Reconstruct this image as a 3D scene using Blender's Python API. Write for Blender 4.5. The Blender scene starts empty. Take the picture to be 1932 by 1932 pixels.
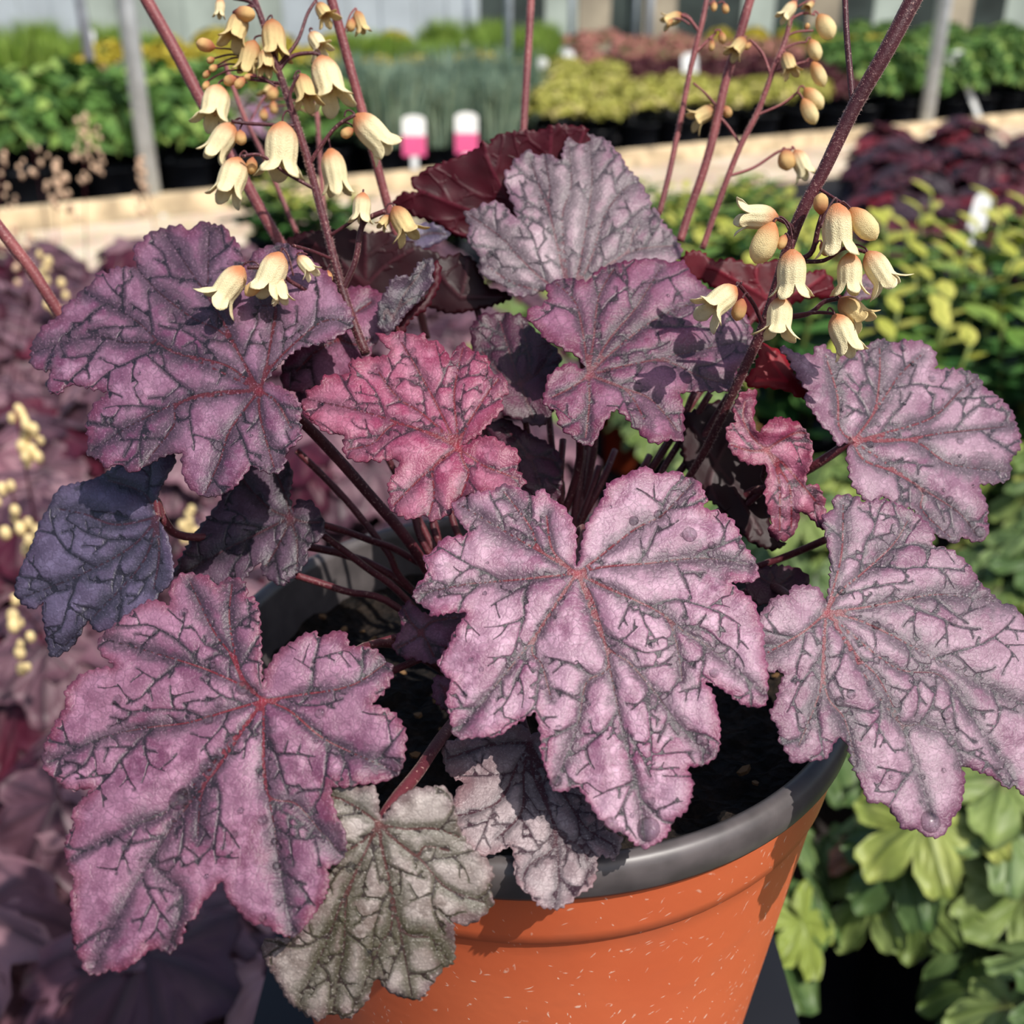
import bpy, bmesh, math, random
import numpy as np
from math import sin, cos, pi, radians, atan2, tan, sqrt
from mathutils import Vector, Matrix, noise, kdtree
from mathutils.geometry import delaunay_2d_cdt

scene = bpy.context.scene
COL = scene.collection
# ------------------------------------------------------------------ camera, sky, sun, exposure
FPX = 2000.0                      # focal length in pixels of the 1932 px frame
PITCH = radians(25.0)
CAM = Vector((-0.007, -0.361, 0.9905))
RIM_Z = 0.765                     # height of the pot rim above the ground
RIM_R = 0.125
cam_d = bpy.data.cameras.new('camera')
cam_d.sensor_width = 36.0
cam_d.lens = 36.0 * FPX / 1932.0
cam_d.clip_start = 0.01
cam_d.clip_end = 200.0
cam_d.dof.use_dof = True
cam_d.dof.focus_distance = 0.345
cam_d.dof.aperture_fstop = 10.5
cam = bpy.data.objects.new('camera', cam_d)
COL.objects.link(cam)
cam.location = CAM
cam.rotation_euler = (pi / 2 - PITCH, 0, 0)
scene.camera = cam

SUN_AZ = radians(42)              # measured from behind the camera towards the right
SUN_EL = radians(54)
world = bpy.data.worlds.new('sky')
scene.world = world
world.use_nodes = True
wn = world.node_tree.nodes
wl = world.node_tree.links
wn.clear()
w_out = wn.new('ShaderNodeOutputWorld')
w_bg = wn.new('ShaderNodeBackground')
w_sky = wn.new('ShaderNodeTexSky')
w_sky.sky_type = 'NISHITA'
w_sky.sun_disc = False
w_sky.sun_elevation = SUN_EL
w_sky.sun_rotation = pi - SUN_AZ
w_sky.dust_density = 2.5
w_sky.air_density = 1.0
w_bg.inputs['Strength'].default_value = 0.11
wl.new(w_sky.outputs['Color'], w_bg.inputs['Color'])
wl.new(w_bg.outputs['Background'], w_out.inputs['Surface'])
sun_d = bpy.data.lights.new('sun', 'SUN')
sun_d.energy = 3.9
sun_d.angle = radians(0.6)
sun_d.color = (1.0, 0.955, 0.89)
sun = bpy.data.objects.new('sun', sun_d)
COL.objects.link(sun)
sdir = Vector((sin(SUN_AZ) * cos(SUN_EL), -cos(SUN_AZ) * cos(SUN_EL), sin(SUN_EL)))   # towards the sun
sun.rotation_euler = sdir.to_track_quat('Z', 'Y').to_euler()
sun.location = (2, -3, 5)

scene.view_settings.view_transform = 'Standard'
scene.view_settings.look = 'None'
scene.view_settings.gamma = 1.0
scene.view_settings.use_curve_mapping = False
scene.view_settings.exposure = 0.42
scene.cycles.max_bounces = 8
scene.cycles.transparent_max_bounces = 8

# ------------------------------------------------------------------ helpers
rng = random.Random(7)
CP, SP = cos(PITCH), sin(PITCH)


def lin(c, a=1.0):
    out = []
    for v in c[:3]:
        v = v / 255.0
        out.append(v / 12.92 if v <= 0.04045 else ((v + 0.055) / 1.055) ** 2.4)
    return (out[0], out[1], out[2], a)


def P(px, py, zc):
    """world point seen at pixel (px, py) at depth zc along the view axis"""
    x = (px - 966.0) / FPX * zc
    y = (966.0 - py) / FPX * zc
    return Vector((CAM.x + x, CAM.y + CP * zc + SP * y, CAM.z - SP * zc + CP * y))


def at(px, py, z=0.0):
    """world point at height z seen at pixel (px, py)"""
    d = P(px, py, 1.0) - CAM
    t = (z - CAM.z) / d.z
    return CAM + d * t


def project(p):
    d = p - CAM
    zc = d.y * CP - d.z * SP
    yc = d.y * SP + d.z * CP
    if zc <= 0.01:
        return None
    return (966 + FPX * d.x / zc, 966 - FPX * yc / zc, zc)


def link(name, mesh, mats=(), parent=None, smooth=True):
    o = bpy.data.objects.new(name, mesh)
    COL.objects.link(o)
    for m in mats:
        mesh.materials.append(m)
    if smooth and len(mesh.polygons):
        mesh.polygons.foreach_set('use_smooth', [True] * len(mesh.polygons))
    if parent:
        o.parent = parent
    return o


def put(name, mesh, parent=None):
    """another object on shared mesh data"""
    o = bpy.data.objects.new(name, mesh)
    COL.objects.link(o)
    if parent:
        o.parent = parent
    return o


def empty(name, loc, label, cat, group=None):
    o = bpy.data.objects.new(name, None)
    COL.objects.link(o)
    o.empty_display_size = 0.05
    o.location = loc
    return tag(o, label, cat, group)


def tag(o, label=None, cat=None, group=None, kind=None):
    if label:
        o['label'] = label
    if cat:
        o['category'] = cat
    if group:
        o['group'] = group
    if kind:
        o['kind'] = kind
    return o


class MB:
    """collects shapes for one mesh"""
    def __init__(self):
        self.v = []
        self.f = []
        self.mi = []

    def add(self, vs, fs, mi=0):
        o = len(self.v)
        self.v += [tuple(x) for x in vs]
        self.f += [tuple(i + o for i in f) for f in fs]
        self.mi += [mi] * len(fs)

    def tube(self, pts, rad, n=8, mi=0, cap=True):
        pts = [Vector(p) for p in pts]
        if not hasattr(rad, '__len__'):
            rad = [rad] * len(pts)
        vs, fs = [], []
        up = Vector((0.13, 0.31, 0.94)).normalized()
        prev = None
        for i, p in enumerate(pts):
            a = pts[max(i - 1, 0)]
            b = pts[min(i + 1, len(pts) - 1)]
            t = (b - a)
            t = t.normalized() if t.length > 1e-9 else Vector((0, 0, 1))
            if prev is None:
                s = t.cross(up)
                if s.length < 1e-3:
                    s = t.cross(Vector((1, 0, 0)))
            else:
                s = prev - t * prev.dot(t)
            s.normalize()
            prev = s
            w = t.cross(s)
            for k in range(n):
                an = 2 * pi * k / n
                vs.append(p + (s * cos(an) + w * sin(an)) * rad[i])
        for i in range(len(pts) - 1):
            for k in range(n):
                k2 = (k + 1) % n
                fs.append((i * n + k, i * n + k2, (i + 1) * n + k2, (i + 1) * n + k))
        if cap:
            fs.append(tuple(range(n - 1, -1, -1)))
            m = (len(pts) - 1) * n
            fs.append(tuple(m + k for k in range(n)))
        self.add(vs, fs, mi)

    def lathe(self, prof, n=48, mi=0, close_ends=False):
        vs, fs = [], []
        for r, z in prof:
            for k in range(n):
                a = 2 * pi * k / n
                vs.append((r * cos(a), r * sin(a), z))
        for i in range(len(prof) - 1):
            for k in range(n):
                k2 = (k + 1) % n
                fs.append((i * n + k, i * n + k2, (i + 1) * n + k2, (i + 1) * n + k))
        if close_ends:
            fs.append(tuple(range(n - 1, -1, -1)))
            m = (len(prof) - 1) * n
            fs.append(tuple(m + k for k in range(n)))
        self.add(vs, fs, mi)

    def box(self, c, s, rz=0.0, mi=0):
        vs = []
        for dx in (-.5, .5):
            for dy in (-.5, .5):
                for dz in (-.5, .5):
                    x, y = dx * s[0], dy * s[1]
                    vs.append((c[0] + x * cos(rz) - y * sin(rz), c[1] + x * sin(rz) + y * cos(rz), c[2] + dz * s[2]))
        self.add(vs, [(0, 1, 3, 2), (4, 6, 7, 5), (0, 4, 5, 1), (2, 3, 7, 6), (0, 2, 6, 4), (1, 5, 7, 3)], mi)

    def blob(self, c, r, seg=6, rings=4, mi=0, sc=(1, 1, 1)):
        vs = [(c[0], c[1], c[2] + r * sc[2])]
        for i in range(1, rings):
            t = pi * i / rings
            for k in range(seg):
                a = 2 * pi * k / seg
                vs.append((c[0] + r * sc[0] * sin(t) * cos(a), c[1] + r * sc[1] * sin(t) * sin(a), c[2] + r * sc[2] * cos(t)))
        vs.append((c[0], c[1], c[2] - r * sc[2]))
        fs = []
        for k in range(seg):
            fs.append((0, 1 + k, 1 + (k + 1) % seg))
        for i in range(rings - 2):
            for k in range(seg):
                a = 1 + i * seg + k
                b = 1 + i * seg + (k + 1) % seg
                fs.append((a, a + seg, b + seg, b))
        last = len(vs) - 1
        m = 1 + (rings - 2) * seg
        for k in range(seg):
            fs.append((last, m + (k + 1) % seg, m + k))
        self.add(vs, fs, mi)

    def mesh(self, name):
        me = bpy.data.meshes.new(name)
        me.from_pydata(self.v, [], self.f)
        if any(self.mi):
            me.polygons.foreach_set('material_index', self.mi)
        me.update()
        return me


def catmull(pts, sub=6, closed=False):
    pts = [np.array(p, float) for p in pts]
    n = len(pts)
    out = []
    rngi = range(n) if closed else range(n - 1)
    for i in rngi:
        p0 = pts[(i - 1) % n] if closed or i > 0 else pts[0]
        p1 = pts[i]
        p2 = pts[(i + 1) % n]
        p3 = pts[(i + 2) % n] if closed or i + 2 < n else pts[-1]
        for k in range(sub):
            t = k / sub
            out.append(0.5 * ((2 * p1) + (-p0 + p2) * t + (2 * p0 - 5 * p1 + 4 * p2 - p3) * t * t + (-p0 + 3 * p1 - 3 * p2 + p3) * t ** 3))
    if not closed:
        out.append(pts[-1])
    return out


# ------------------------------------------------------------------ materials
class NT:
    def __init__(self, name):
        self.m = bpy.data.materials.new(name)
        self.m.use_nodes = True
        self.t = self.m.node_tree
        self.t.nodes.clear()
        self.out = self.n('ShaderNodeOutputMaterial')

    def n(self, typ, **kw):
        nd = self.t.nodes.new(typ)
        for k, v in kw.items():
            setattr(nd, k, v)
        return nd

    def set(self, sock, v):
        if isinstance(v, bpy.types.NodeSocket):
            self.t.links.new(v, sock)
        else:
            sock.default_value = v

    def math(self, op, a, b=0.0, clamp=False):
        nd = self.n('ShaderNodeMath', operation=op, use_clamp=clamp)
        self.set(nd.inputs[0], a)
        self.set(nd.inputs[1], b)
        return nd.outputs[0]

    def rmap(self, v, a, b, c=0.0, d=1.0, smooth=True):
        nd = self.n('ShaderNodeMapRange')
        nd.interpolation_type = 'SMOOTHSTEP' if smooth else 'LINEAR'
        self.set(nd.inputs[0], v)
        for i, x in enumerate((a, b, c, d)):
            self.set(nd.inputs[i + 1], x)
        return nd.outputs[0]

    def mix(self, f, a, b, blend='MIX'):
        nd = self.n('ShaderNodeMix', data_type='RGBA', blend_type=blend)
        self.set(nd.inputs[0], f)
        self.set(nd.inputs[6], a)
        self.set(nd.inputs[7], b)
        return nd.outputs[2]

    def attr(self, name):
        return self.n('ShaderNodeAttribute', attribute_name=name).outputs['Fac']

    def noise(self, vec, scale, detail=2.0, rough=0.5, dist=0.0):
        nd = self.n('ShaderNodeTexNoise')
        if vec is not None:
            self.set(nd.inputs['Vector'], vec)
        nd.inputs['Scale'].default_value = scale
        nd.inputs['Detail'].default_value = detail
        nd.inputs['Roughness'].default_value = rough
        nd.inputs['Distortion'].default_value = dist
        return nd.outputs['Fac']

    def bump(self, h, strength, dist):
        nd = self.n('ShaderNodeBump')
        nd.inputs['Strength'].default_value = strength
        nd.inputs['Distance'].default_value = dist
        self.set(nd.inputs['Height'], h)
        return nd.outputs['Normal']

    def principled(self, color, rough=0.5, spec=0.5, metal=0.0, normal=None, **kw):
        b = self.n('ShaderNodeBsdfPrincipled')
        self.set(b.inputs['Base Color'], color)
        self.set(b.inputs['Roughness'], rough)
        self.set(b.inputs['Specular IOR Level'], spec)
        self.set(b.inputs['Metallic'], metal)
        if normal is not None:
            self.set(b.inputs['Normal'], normal)
        for k, v in kw.items():
            self.set(b.inputs[k], v)
        return b.outputs[0]

    def finish(self, shader):
        self.t.links.new(shader, self.out.inputs['Surface'])
        return self.m

    def translucent_mix(self, shader, color, fac):
        tr = self.n('ShaderNodeBsdfTranslucent')
        self.set(tr.inputs['Color'], color)
        ms = self.n('ShaderNodeMixShader')
        self.set(ms.inputs[0], fac)
        self.t.links.new(shader, ms.inputs[1])
        self.t.links.new(tr.outputs[0], ms.inputs[2])
        return ms.outputs[0]


def simple(name, c, rough=0.6, spec=0.4, metal=0.0, var=0.18, scale=30.0, bump=0.0, trans=0.0, c2=None):
    t = NT(name)
    tc = t.n('ShaderNodeTexCoord').outputs['Object']
    nz = t.noise(tc, scale, 4.0)
    dark = lin([x * (1 - var) for x in c]) if c2 is None else lin(c2)
    col = t.mix(t.rmap(nz, 0.3, 0.7), dark, lin([min(255, x * (1 + var * 0.6)) for x in c]) if c2 is None else lin(c))
    nrm = t.bump(nz, bump, 0.002) if bump else None
    sh = t.principled(col, rough, spec, metal, nrm)
    if trans:
        sh = t.translucent_mix(sh, lin(c), trans)
    return t.finish(sh)


def leaf_top(name, A, B, E, D, L, halo=16.0, edge=26.0, red=(112, 26, 38), trans=0.10, seed=0.0, hal_amt=0.85, rough=0.40):
    """upper face of a leaf: silvery pink cells, dark vein net, dark zones along main veins, coloured margin"""
    t = NT(name)
    uv = t.n('ShaderNodeUVMap', uv_map='leaf').outputs[0]
    mp = t.n('ShaderNodeMapping')
    t.set(mp.inputs['Vector'], uv)
    mp.inputs['Location'].default_value = (seed * 0.37, seed * 0.71, 0)
    v = mp.outputs[0]
    md, sd, ed, jd, hd = t.attr('md'), t.attr('sd'), t.attr('ed'), t.attr('jd'), t.attr('hd')
    big = t.noise(v, 38.0, 3.0, 0.55)
    mid = t.noise(v, 170.0, 3.0, 0.6)
    fine = t.noise(v, 1300.0, 2.0, 0.7)
    col = t.mix(t.rmap(big, 0.38, 0.64), lin(A), lin(B))
    rose = t.noise(v, 24.0, 2.0, 0.5, 0.6)
    col = t.mix(t.rmap(rose, 0.52, 0.70, 0.0, 0.42), col, lin([(a_ * 0.4 + e_ * 0.6) for a_, e_ in zip(A, E)]))
    col = t.mix(t.rmap(rose, 0.46, 0.30, 0.0, 0.55), col, lin([min(255, x * 1.10 + 6) for x in B]))
    # silver towards the cell centres
    cell = t.rmap(sd, 3.0, 15.0)
    col = t.mix(t.math('MULTIPLY', cell, t.rmap(mid, 0.40, 0.72)), col, lin([min(255, x * 1.14 + 8) for x in B]))
    # margin
    ef = t.math('MULTIPLY', t.rmap(t.math('ADD', ed, t.math('MULTIPLY', t.math('SUBTRACT', big, 0.5), 40.0)), edge, 2.0), 0.75)
    col = t.mix(ef, col, lin(E))
    # dark zones along the main veins, feathered along the side veins
    hw = t.math('MULTIPLY', t.math('ADD', t.rmap(mid, 0.30, 0.70), 0.35), halo / 16.0)
    hf = t.math('MULTIPLY', t.rmap(t.math('DIVIDE', hd, hw), 1.3, 0.2), hal_amt)
    hf = t.math('MULTIPLY', hf, t.rmap(big, 0.25, 0.65, 1.0, 0.78))
    col = t.mix(hf, col, lin(D))
    # fine net between the veins
    wv = t.n('ShaderNodeVectorMath', operation='ADD')
    t.set(wv.inputs[0], v)
    nzv = t.n('ShaderNodeTexNoise')
    t.set(nzv.inputs['Vector'], v)
    nzv.inputs['Scale'].default_value = 300.0
    sc = t.n('ShaderNodeVectorMath', operation='SCALE')
    t.set(sc.inputs[0], nzv.outputs['Color'])
    sc.inputs['Scale'].default_value = 0.003
    t.set(wv.inputs[1], sc.outputs[0])
    vo = t.n('ShaderNodeTexVoronoi', feature='DISTANCE_TO_EDGE')
    t.set(vo.inputs['Vector'], wv.outputs[0])
    vo.inputs['Scale'].default_value = 400.0
    net = t.rmap(vo.outputs['Distance'], 0.11, 0.0)
    col = t.mix(t.math('MULTIPLY', net, t.rmap(mid, 0.35, 0.65, 0.08, 0.40)), col, lin(L))
    # dark veins
    lf = t.math('MULTIPLY', t.rmap(sd, 2.7, 0.6), t.rmap(mid, 0.28, 0.55, 0.62, 1.0))
    col = t.mix(lf, col, lin(L))
    # main veins turn red near the stalk
    rw = t.rmap(jd, 0.0, 380.0, 3.4, 1.2, smooth=False)
    rf = t.math('MULTIPLY', t.rmap(t.math('DIVIDE', md, rw), 1.0, 0.3), t.rmap(jd, 380.0, 60.0, 0.0, 0.8))
    col = t.mix(rf, col, lin(red))
    col = t.mix(t.rmap(t.math('ADD', jd, t.math('MULTIPLY', mid, 14.0)), 20.0, 6.0, 0.0, 0.85), col, lin([min(255, x * 1.2) for x in red]))
    # grain; the pale specks put the surface's sparkle into the colour
    col = t.mix(t.rmap(fine, 0.55, 0.76, 0.0, 0.40), col, lin([min(255, x * 1.25 + 28) for x in B]))
    col = t.mix(t.rmap(fine, 0.45, 0.24, 0.0, 0.40), col, lin([x * 0.6 for x in A]))
    h = t.math('ADD', t.math('MULTIPLY', fine, 0.5), t.math('ADD', t.math('MULTIPLY', t.rmap(sd, 0.0, 8.0), 0.6), t.math('MULTIPLY', t.rmap(vo.outputs['Distance'], 0.0, 0.2), 0.12)))
    nrm = t.bump(h, 0.6, 0.0007)
    sh = t.principled(col, t.math('ADD', rough, t.math('MULTIPLY', mid, 0.15)), 0.5, 0.0, nrm)
    sh = t.translucent_mix(sh, lin((170, 30, 60)), trans)
    return t.finish(sh)


def leaf_under(name, A, B, trans=0.3, tcol=(150, 8, 30)):
    t = NT(name)
    uv = t.n('ShaderNodeUVMap', uv_map='leaf').outputs[0]
    md, sd = t.attr('md'), t.attr('sd')
    mid = t.noise(uv, 90.0, 3.0)
    col = t.mix(t.rmap(mid, 0.3, 0.7), lin(A), lin(B))
    col = t.mix(t.math('MULTIPLY', t.rmap(sd, 3.5, 0.5), 0.35), col, lin([min(255, x * 1.1 + 5) for x in B]))
    col = t.mix(t.math('MULTIPLY', t.rmap(md, 5.0, 1.0), 0.4), col, lin([min(255, x * 1.35 + 14) for x in B]))
    nrm = t.bump(t.math('ADD', t.math('MULTIPLY', t.rmap(sd, 8.0, 0.0), 0.7), mid), 0.5, 0.0007)
    sh = t.principled(col, 0.5, 0.3, 0.0, nrm)
    sh = t.translucent_mix(sh, lin(tcol), trans)
    return t.finish(sh)


def stem_mat(name, A, B, spots=(190, 150, 140)):
    t = NT(name)
    tc = t.n('ShaderNodeTexCoord').outputs['Object']
    nz = t.noise(tc, 60.0, 3.0)
    fine = t.noise(tc, 900.0, 2.0, 0.7)
    col = t.mix(t.rmap(nz, 0.35, 0.65), lin(A), lin(B))
    col = t.mix(t.rmap(fine, 0.60, 0.72, 0.0, 0.5), col, lin(spots))
    # pale fuzz at grazing angles
    lw = t.n('ShaderNodeLayerWeight')
    lw.inputs['Blend'].default_value = 0.25
    sh = t.principled(col, 0.5, 0.35, 0.0, t.bump(fine, 0.5, 0.0005))
    b = sh.node
    b.inputs['Sheen Weight'].default_value = 0.25
    b.inputs['Sheen Roughness'].default_value = 0.4
    b.inputs['Sheen Tint'].default_value = lin((230, 200, 190))
    t.t.nodes.remove(lw)
    return t.finish(sh)


def petal_mat(name, tip, base, mid_=0.35):
    t = NT(name)
    f = t.attr('along')
    tc = t.n('ShaderNodeTexCoord').outputs['Object']
    nz = t.noise(tc, 2.2, 3.0)
    f2 = t.math('ADD', f, t.math('MULTIPLY', t.math('SUBTRACT', nz, 0.5), 0.35))
    col = t.mix(t.rmap(f2, 0.02, mid_), lin(base), lin(tip))
    col = t.mix(t.rmap(t.noise(tc, 14.0, 2.0), 0.5, 0.75, 0.0, 0.25), col, lin([x * 0.8 for x in tip]))
    fine = t.noise(tc, 50.0, 1.0)
    sh = t.principled(col, 0.55, 0.25, 0.0, t.bump(fine, 0.3, 0.02))
    sh = t.translucent_mix(sh, lin(tip), 0.3)
    return t.finish(sh)


def bg_leaf(name, A, B, V, C=None, trans=0.2, ctr=0.0):
    """leaf of a plant in the background: main colour, variation, dark veins, optional centre colour"""
    t = NT(name)
    uvn = t.n('ShaderNodeTexCoord').outputs['Object']
    oi = t.n('ShaderNodeObjectInfo').outputs['Random']
    nz = t.noise(uvn, 2.2, 2.0)
    col = t.mix(t.rmap(t.math('ADD', nz, t.math('MULTIPLY', t.math('SUBTRACT', oi, 0.5), 0.7)), 0.25, 0.75), lin(A), lin(B))
    vn = t.attr('vein')
    if C is not None:
        rr = t.attr('rad')
        col = t.mix(t.rmap(t.math('ADD', rr, t.math('MULTIPLY', nz, 0.3)), 0.15 + ctr, 0.5 + ctr, 0.9, 0.0), col, lin(C))
    col = t.mix(t.math('MULTIPLY', vn, 0.75), col, lin(V))
    sh = t.principled(col, 0.5, 0.4, 0.0, t.bump(vn, 0.4, 0.01))
    if trans:
        sh = t.translucent_mix(sh, lin([min(255, x * 1.1) for x in B]), trans)
    return t.finish(sh)

# ------------------------------------------------------------------ the setting: ground, path, far wall
def band_quad(name, pts, z, m, thick=0.02):
    vs = [(p.x, p.y, z) for p in pts] + [(p.x, p.y, z - thick) for p in pts]
    n = len(pts)
    fs = [tuple(range(n))] + [tuple(range(2 * n - 1, n - 1, -1))] + [(i, i + n, (i + 1) % n + n, (i + 1) % n) for i in range(n)]
    me = bpy.data.meshes.new(name)
    me.from_pydata(vs, [], fs)
    me.update()
    return tag(link(name, me, [m], smooth=False), kind='structure')


def ground_mat():
    t = NT('ground_fabric')
    tc = t.n('ShaderNodeTexCoord').outputs['Object']
    nz = t.noise(tc, 3.0, 5.0)
    fine = t.noise(tc, 90.0, 3.0)
    col = t.mix(t.rmap(nz, 0.35, 0.7), lin((22, 23, 28)), lin((52, 47, 44)))
    col = t.mix(t.rmap(fine, 0.62, 0.75, 0.0, 0.5), col, lin((95, 84, 70)))
    return t.finish(t.principled(col, 0.9, 0.15, 0.0, t.bump(fine, 0.4, 0.004)))


def path_mat():
    t = NT('pale_gravel')
    tc = t.n('ShaderNodeTexCoord').outputs['Object']
    nz = t.noise(tc, 1.4, 5.0)
    vo = t.n('ShaderNodeTexVoronoi')
    vo.inputs['Scale'].default_value = 45.0
    t.set(vo.inputs['Vector'], tc)
    col = t.mix(t.rmap(nz, 0.35, 0.65), lin((176, 156, 132)), lin((205, 188, 165)))
    col = t.mix(0.3, col, vo.outputs['Color'], 'SOFT_LIGHT')
    return t.finish(t.principled(col, 0.9, 0.2, 0.0, t.bump(vo.outputs['Distance'], 0.5, 0.01)))


M_GROUND = ground_mat()
M_PATH = path_mat()
M_TIMBER = simple('weathered_timber', (205, 184, 150), 0.8, 0.2, var=0.2, scale=6.0, bump=0.3)
fl = MB()
fl.box((0, 24, -0.05), (90, 60, 0.1))
tag(link('floor', fl.mesh('floor'), [M_GROUND], smooth=False), kind='structure')

KL = at(-500, 443, 0.12)
KR = at(2300, 178, 0.12)
KL.z = KR.z = 0
kd = (KR - KL)
kd.z = 0
KLEN = kd.length
kd.normalize()
kn = Vector((kd.y, -kd.x, 0))       # towards the camera
KROT = atan2(kd.y, kd.x)
# path strip in front of the timber edging
band_quad('path', [KL + kn * 0.08 - kd * 3, KR + kn * 0.08 + kd * 6, KR + kn * 1.5 + kd * 6, KL + kn * 1.1 - kd * 3], 0.012, M_PATH)
# timber edging built from boards laid end to end
nb = 9
edging = bpy.data.objects.new('trim_1', None)
COL.objects.link(edging)
edging['kind'] = 'structure'
for i in range(nb):
    b = MB()
    L = (KLEN + 6) / nb
    c = KL - kd * 2 + kd * (L * (i + 0.5))
    b.box((c.x, c.y, 0.06), (L - 0.012, 0.10, 0.12), KROT)
    link('board', b.mesh('board'), [M_TIMBER], edging, smooth=False)

# ------------------------------------------------------------------ the pot
def pot_mat():
    t = NT('orange_plastic')
    tc = t.n('ShaderNodeTexCoord').outputs['Object']
    sx = t.n('ShaderNodeSeparateXYZ')
    t.set(sx.inputs[0], tc)
    arc = t.math('MULTIPLY', t.math('ARCTAN2', sx.outputs[0], t.math('MULTIPLY', sx.outputs[1], -1.0)), 0.115)
    big = t.noise(tc, 14.0, 4.0)
    wob = t.math('MULTIPLY', t.math('SUBTRACT', t.noise(tc, 55.0, 2.0), 0.5), 0.02)
    marks = None
    for ang, su, sv, cut in ((0.5, 620.0, 170.0, 0.955), (1.25, 520.0, 210.0, 0.96), (2.6, 800.0, 330.0, 0.955)):
        ca, sa = cos(ang), sin(ang)
        u = t.math('ADD', t.math('ADD', t.math('MULTIPLY', arc, ca), t.math('MULTIPLY', sx.outputs[2], -sa)), wob)
        v = t.math('ADD', t.math('MULTIPLY', arc, sa), t.math('MULTIPLY', sx.outputs[2], ca))
        cb_ = t.n('ShaderNodeCombineXYZ')
        t.set(cb_.inputs[0], t.math('MULTIPLY', u, su))
        t.set(cb_.inputs[1], t.math('MULTIPLY', v, sv))
        vo = t.n('ShaderNodeTexVoronoi', feature='F1', voronoi_dimensions='2D')
        vo.inputs['Scale'].default_value = 1.0
        t.set(vo.inputs['Vector'], cb_.outputs[0])
        sp = t.n('ShaderNodeSeparateColor')
        t.set(sp.inputs[0], vo.outputs['Color'])
        k = t.math('MULTIPLY', t.rmap(vo.outputs['Distance'], 0.32, 0.12), t.math('GREATER_THAN', sp.outputs[0], cut))
        marks = k if marks is None else t.math('MAXIMUM', marks, k)
    scratch = t.math('MULTIPLY', marks, t.rmap(t.noise(tc, 500.0, 2.0), 0.36, 0.56))
    scratch = t.math('MULTIPLY', scratch, t.rmap(big, 0.3, 0.6, 0.35, 1.0))
    col = t.mix(t.rmap(big, 0.3, 0.7), lin((200, 96, 58)), lin((210, 106, 66)))
    col = t.mix(t.rmap(t.noise(tc, 60.0, 4.0), 0.5, 0.8, 0.0, 0.3), col, lin((182, 96, 66)))
    col = t.mix(t.math('MULTIPLY', scratch, 0.8), col, lin((240, 208, 186)))
    sh = t.principled(col, 0.42, 0.45, 0.0, t.bump(t.math('ADD', t.noise(tc, 220.0, 2.0), scratch), 0.08, 0.001))
    return t.finish(sh)


M_POT = pot_mat()
M_POT_IN = simple('black_plastic', (80, 74, 74), 0.42, 0.5, var=0.15, scale=90, bump=0.05)
R = RIM_R
POT_H = 0.225
plant = empty('potted_heuchera', (0, 0, RIM_Z - POT_H), 'large purple heuchera with cream bell flowers in the orange pot with grey rim', 'potted plant')


def child_at(o, parent):
    """parent without moving: the data is in world coordinates"""
    o.parent = parent
    o.matrix_parent_inverse = Matrix.Translation(-Vector(parent.location))
    return o


TAP = 0.133                          # inward slope of the wall
def wall_r(z):
    return R * 0.972 + (z + 0.010) * TAP


def pot_mesh():
    m = MB()
    prof = [(wall_r(-POT_H) - 0.006, -POT_H), (wall_r(-POT_H), -POT_H + 0.004)]
    for z in (-0.20, -0.15, -0.10, -0.06, -0.044, -0.0372):
        prof.append((wall_r(z), z))
    prof += [(wall_r(-0.036) + 0.0002, -0.0362), (wall_r(-0.034) + 0.0016, -0.0345), (wall_r(-0.03) + 0.0018, -0.03)]
    prof += [(wall_r(-0.02) + 0.0018, -0.02), (R * 0.985, -0.0115)]
    m.lathe(prof, 128)
    n = 128
    # floor of the pot and inner black wall
    m.lathe([(0.0005, -POT_H + 0.006), (wall_r(-POT_H) - 0.008, -POT_H + 0.006), (wall_r(-0.03) - 0.004, -0.03), (R * 0.945, -0.003)], 128, 1)
    m.f = [f if mi == 0 else f[::-1] for f, mi in zip(m.f, m.mi)]
    m.lathe([(0.0005, -POT_H), (wall_r(-POT_H) - 0.006, -POT_H)], 128, 0)
    me = m.mesh('pot')
    return me


pot = link('pot', pot_mesh(), [M_POT, M_POT_IN], plant)
pot['label'] = 'orange plastic pot with pale scratches'
pot.location = (0, 0, POT_H)
rm = MB()
rm.lathe([(R * 0.945, -0.010), (R * 0.945, -0.003), (R * 0.952, 0.0), (R * 0.972, 0.0012), (R * 0.992, 0.0002), (R * 1.004, -0.0022), (R * 1.007, -0.006),
          (R * 1.004, -0.0105), (R * 0.998, -0.012), (R * 0.98, -0.0118)], 160)
rim = link('rim', rm.mesh('rim'), [M_POT_IN], pot)
rim['label'] = 'rounded dark grey rolled rim'


def soil_mat():
    t = NT('dark_peat')
    tc = t.n('ShaderNodeTexCoord').outputs['Object']
    nz = t.noise(tc, 120.0, 6.0, 0.7)
    vo = t.n('ShaderNodeTexVoronoi')
    vo.inputs['Scale'].default_value = 260.0
    t.set(vo.inputs['Vector'], tc)
    col = t.mix(t.rmap(nz, 0.35, 0.75), lin((14, 11, 10)), lin((48, 38, 31)))
    return t.finish(t.principled(col, 0.85, 0.2, 0.0, t.bump(t.math('ADD', nz, vo.outputs['Distance']), 0.9, 0.004)))


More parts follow.
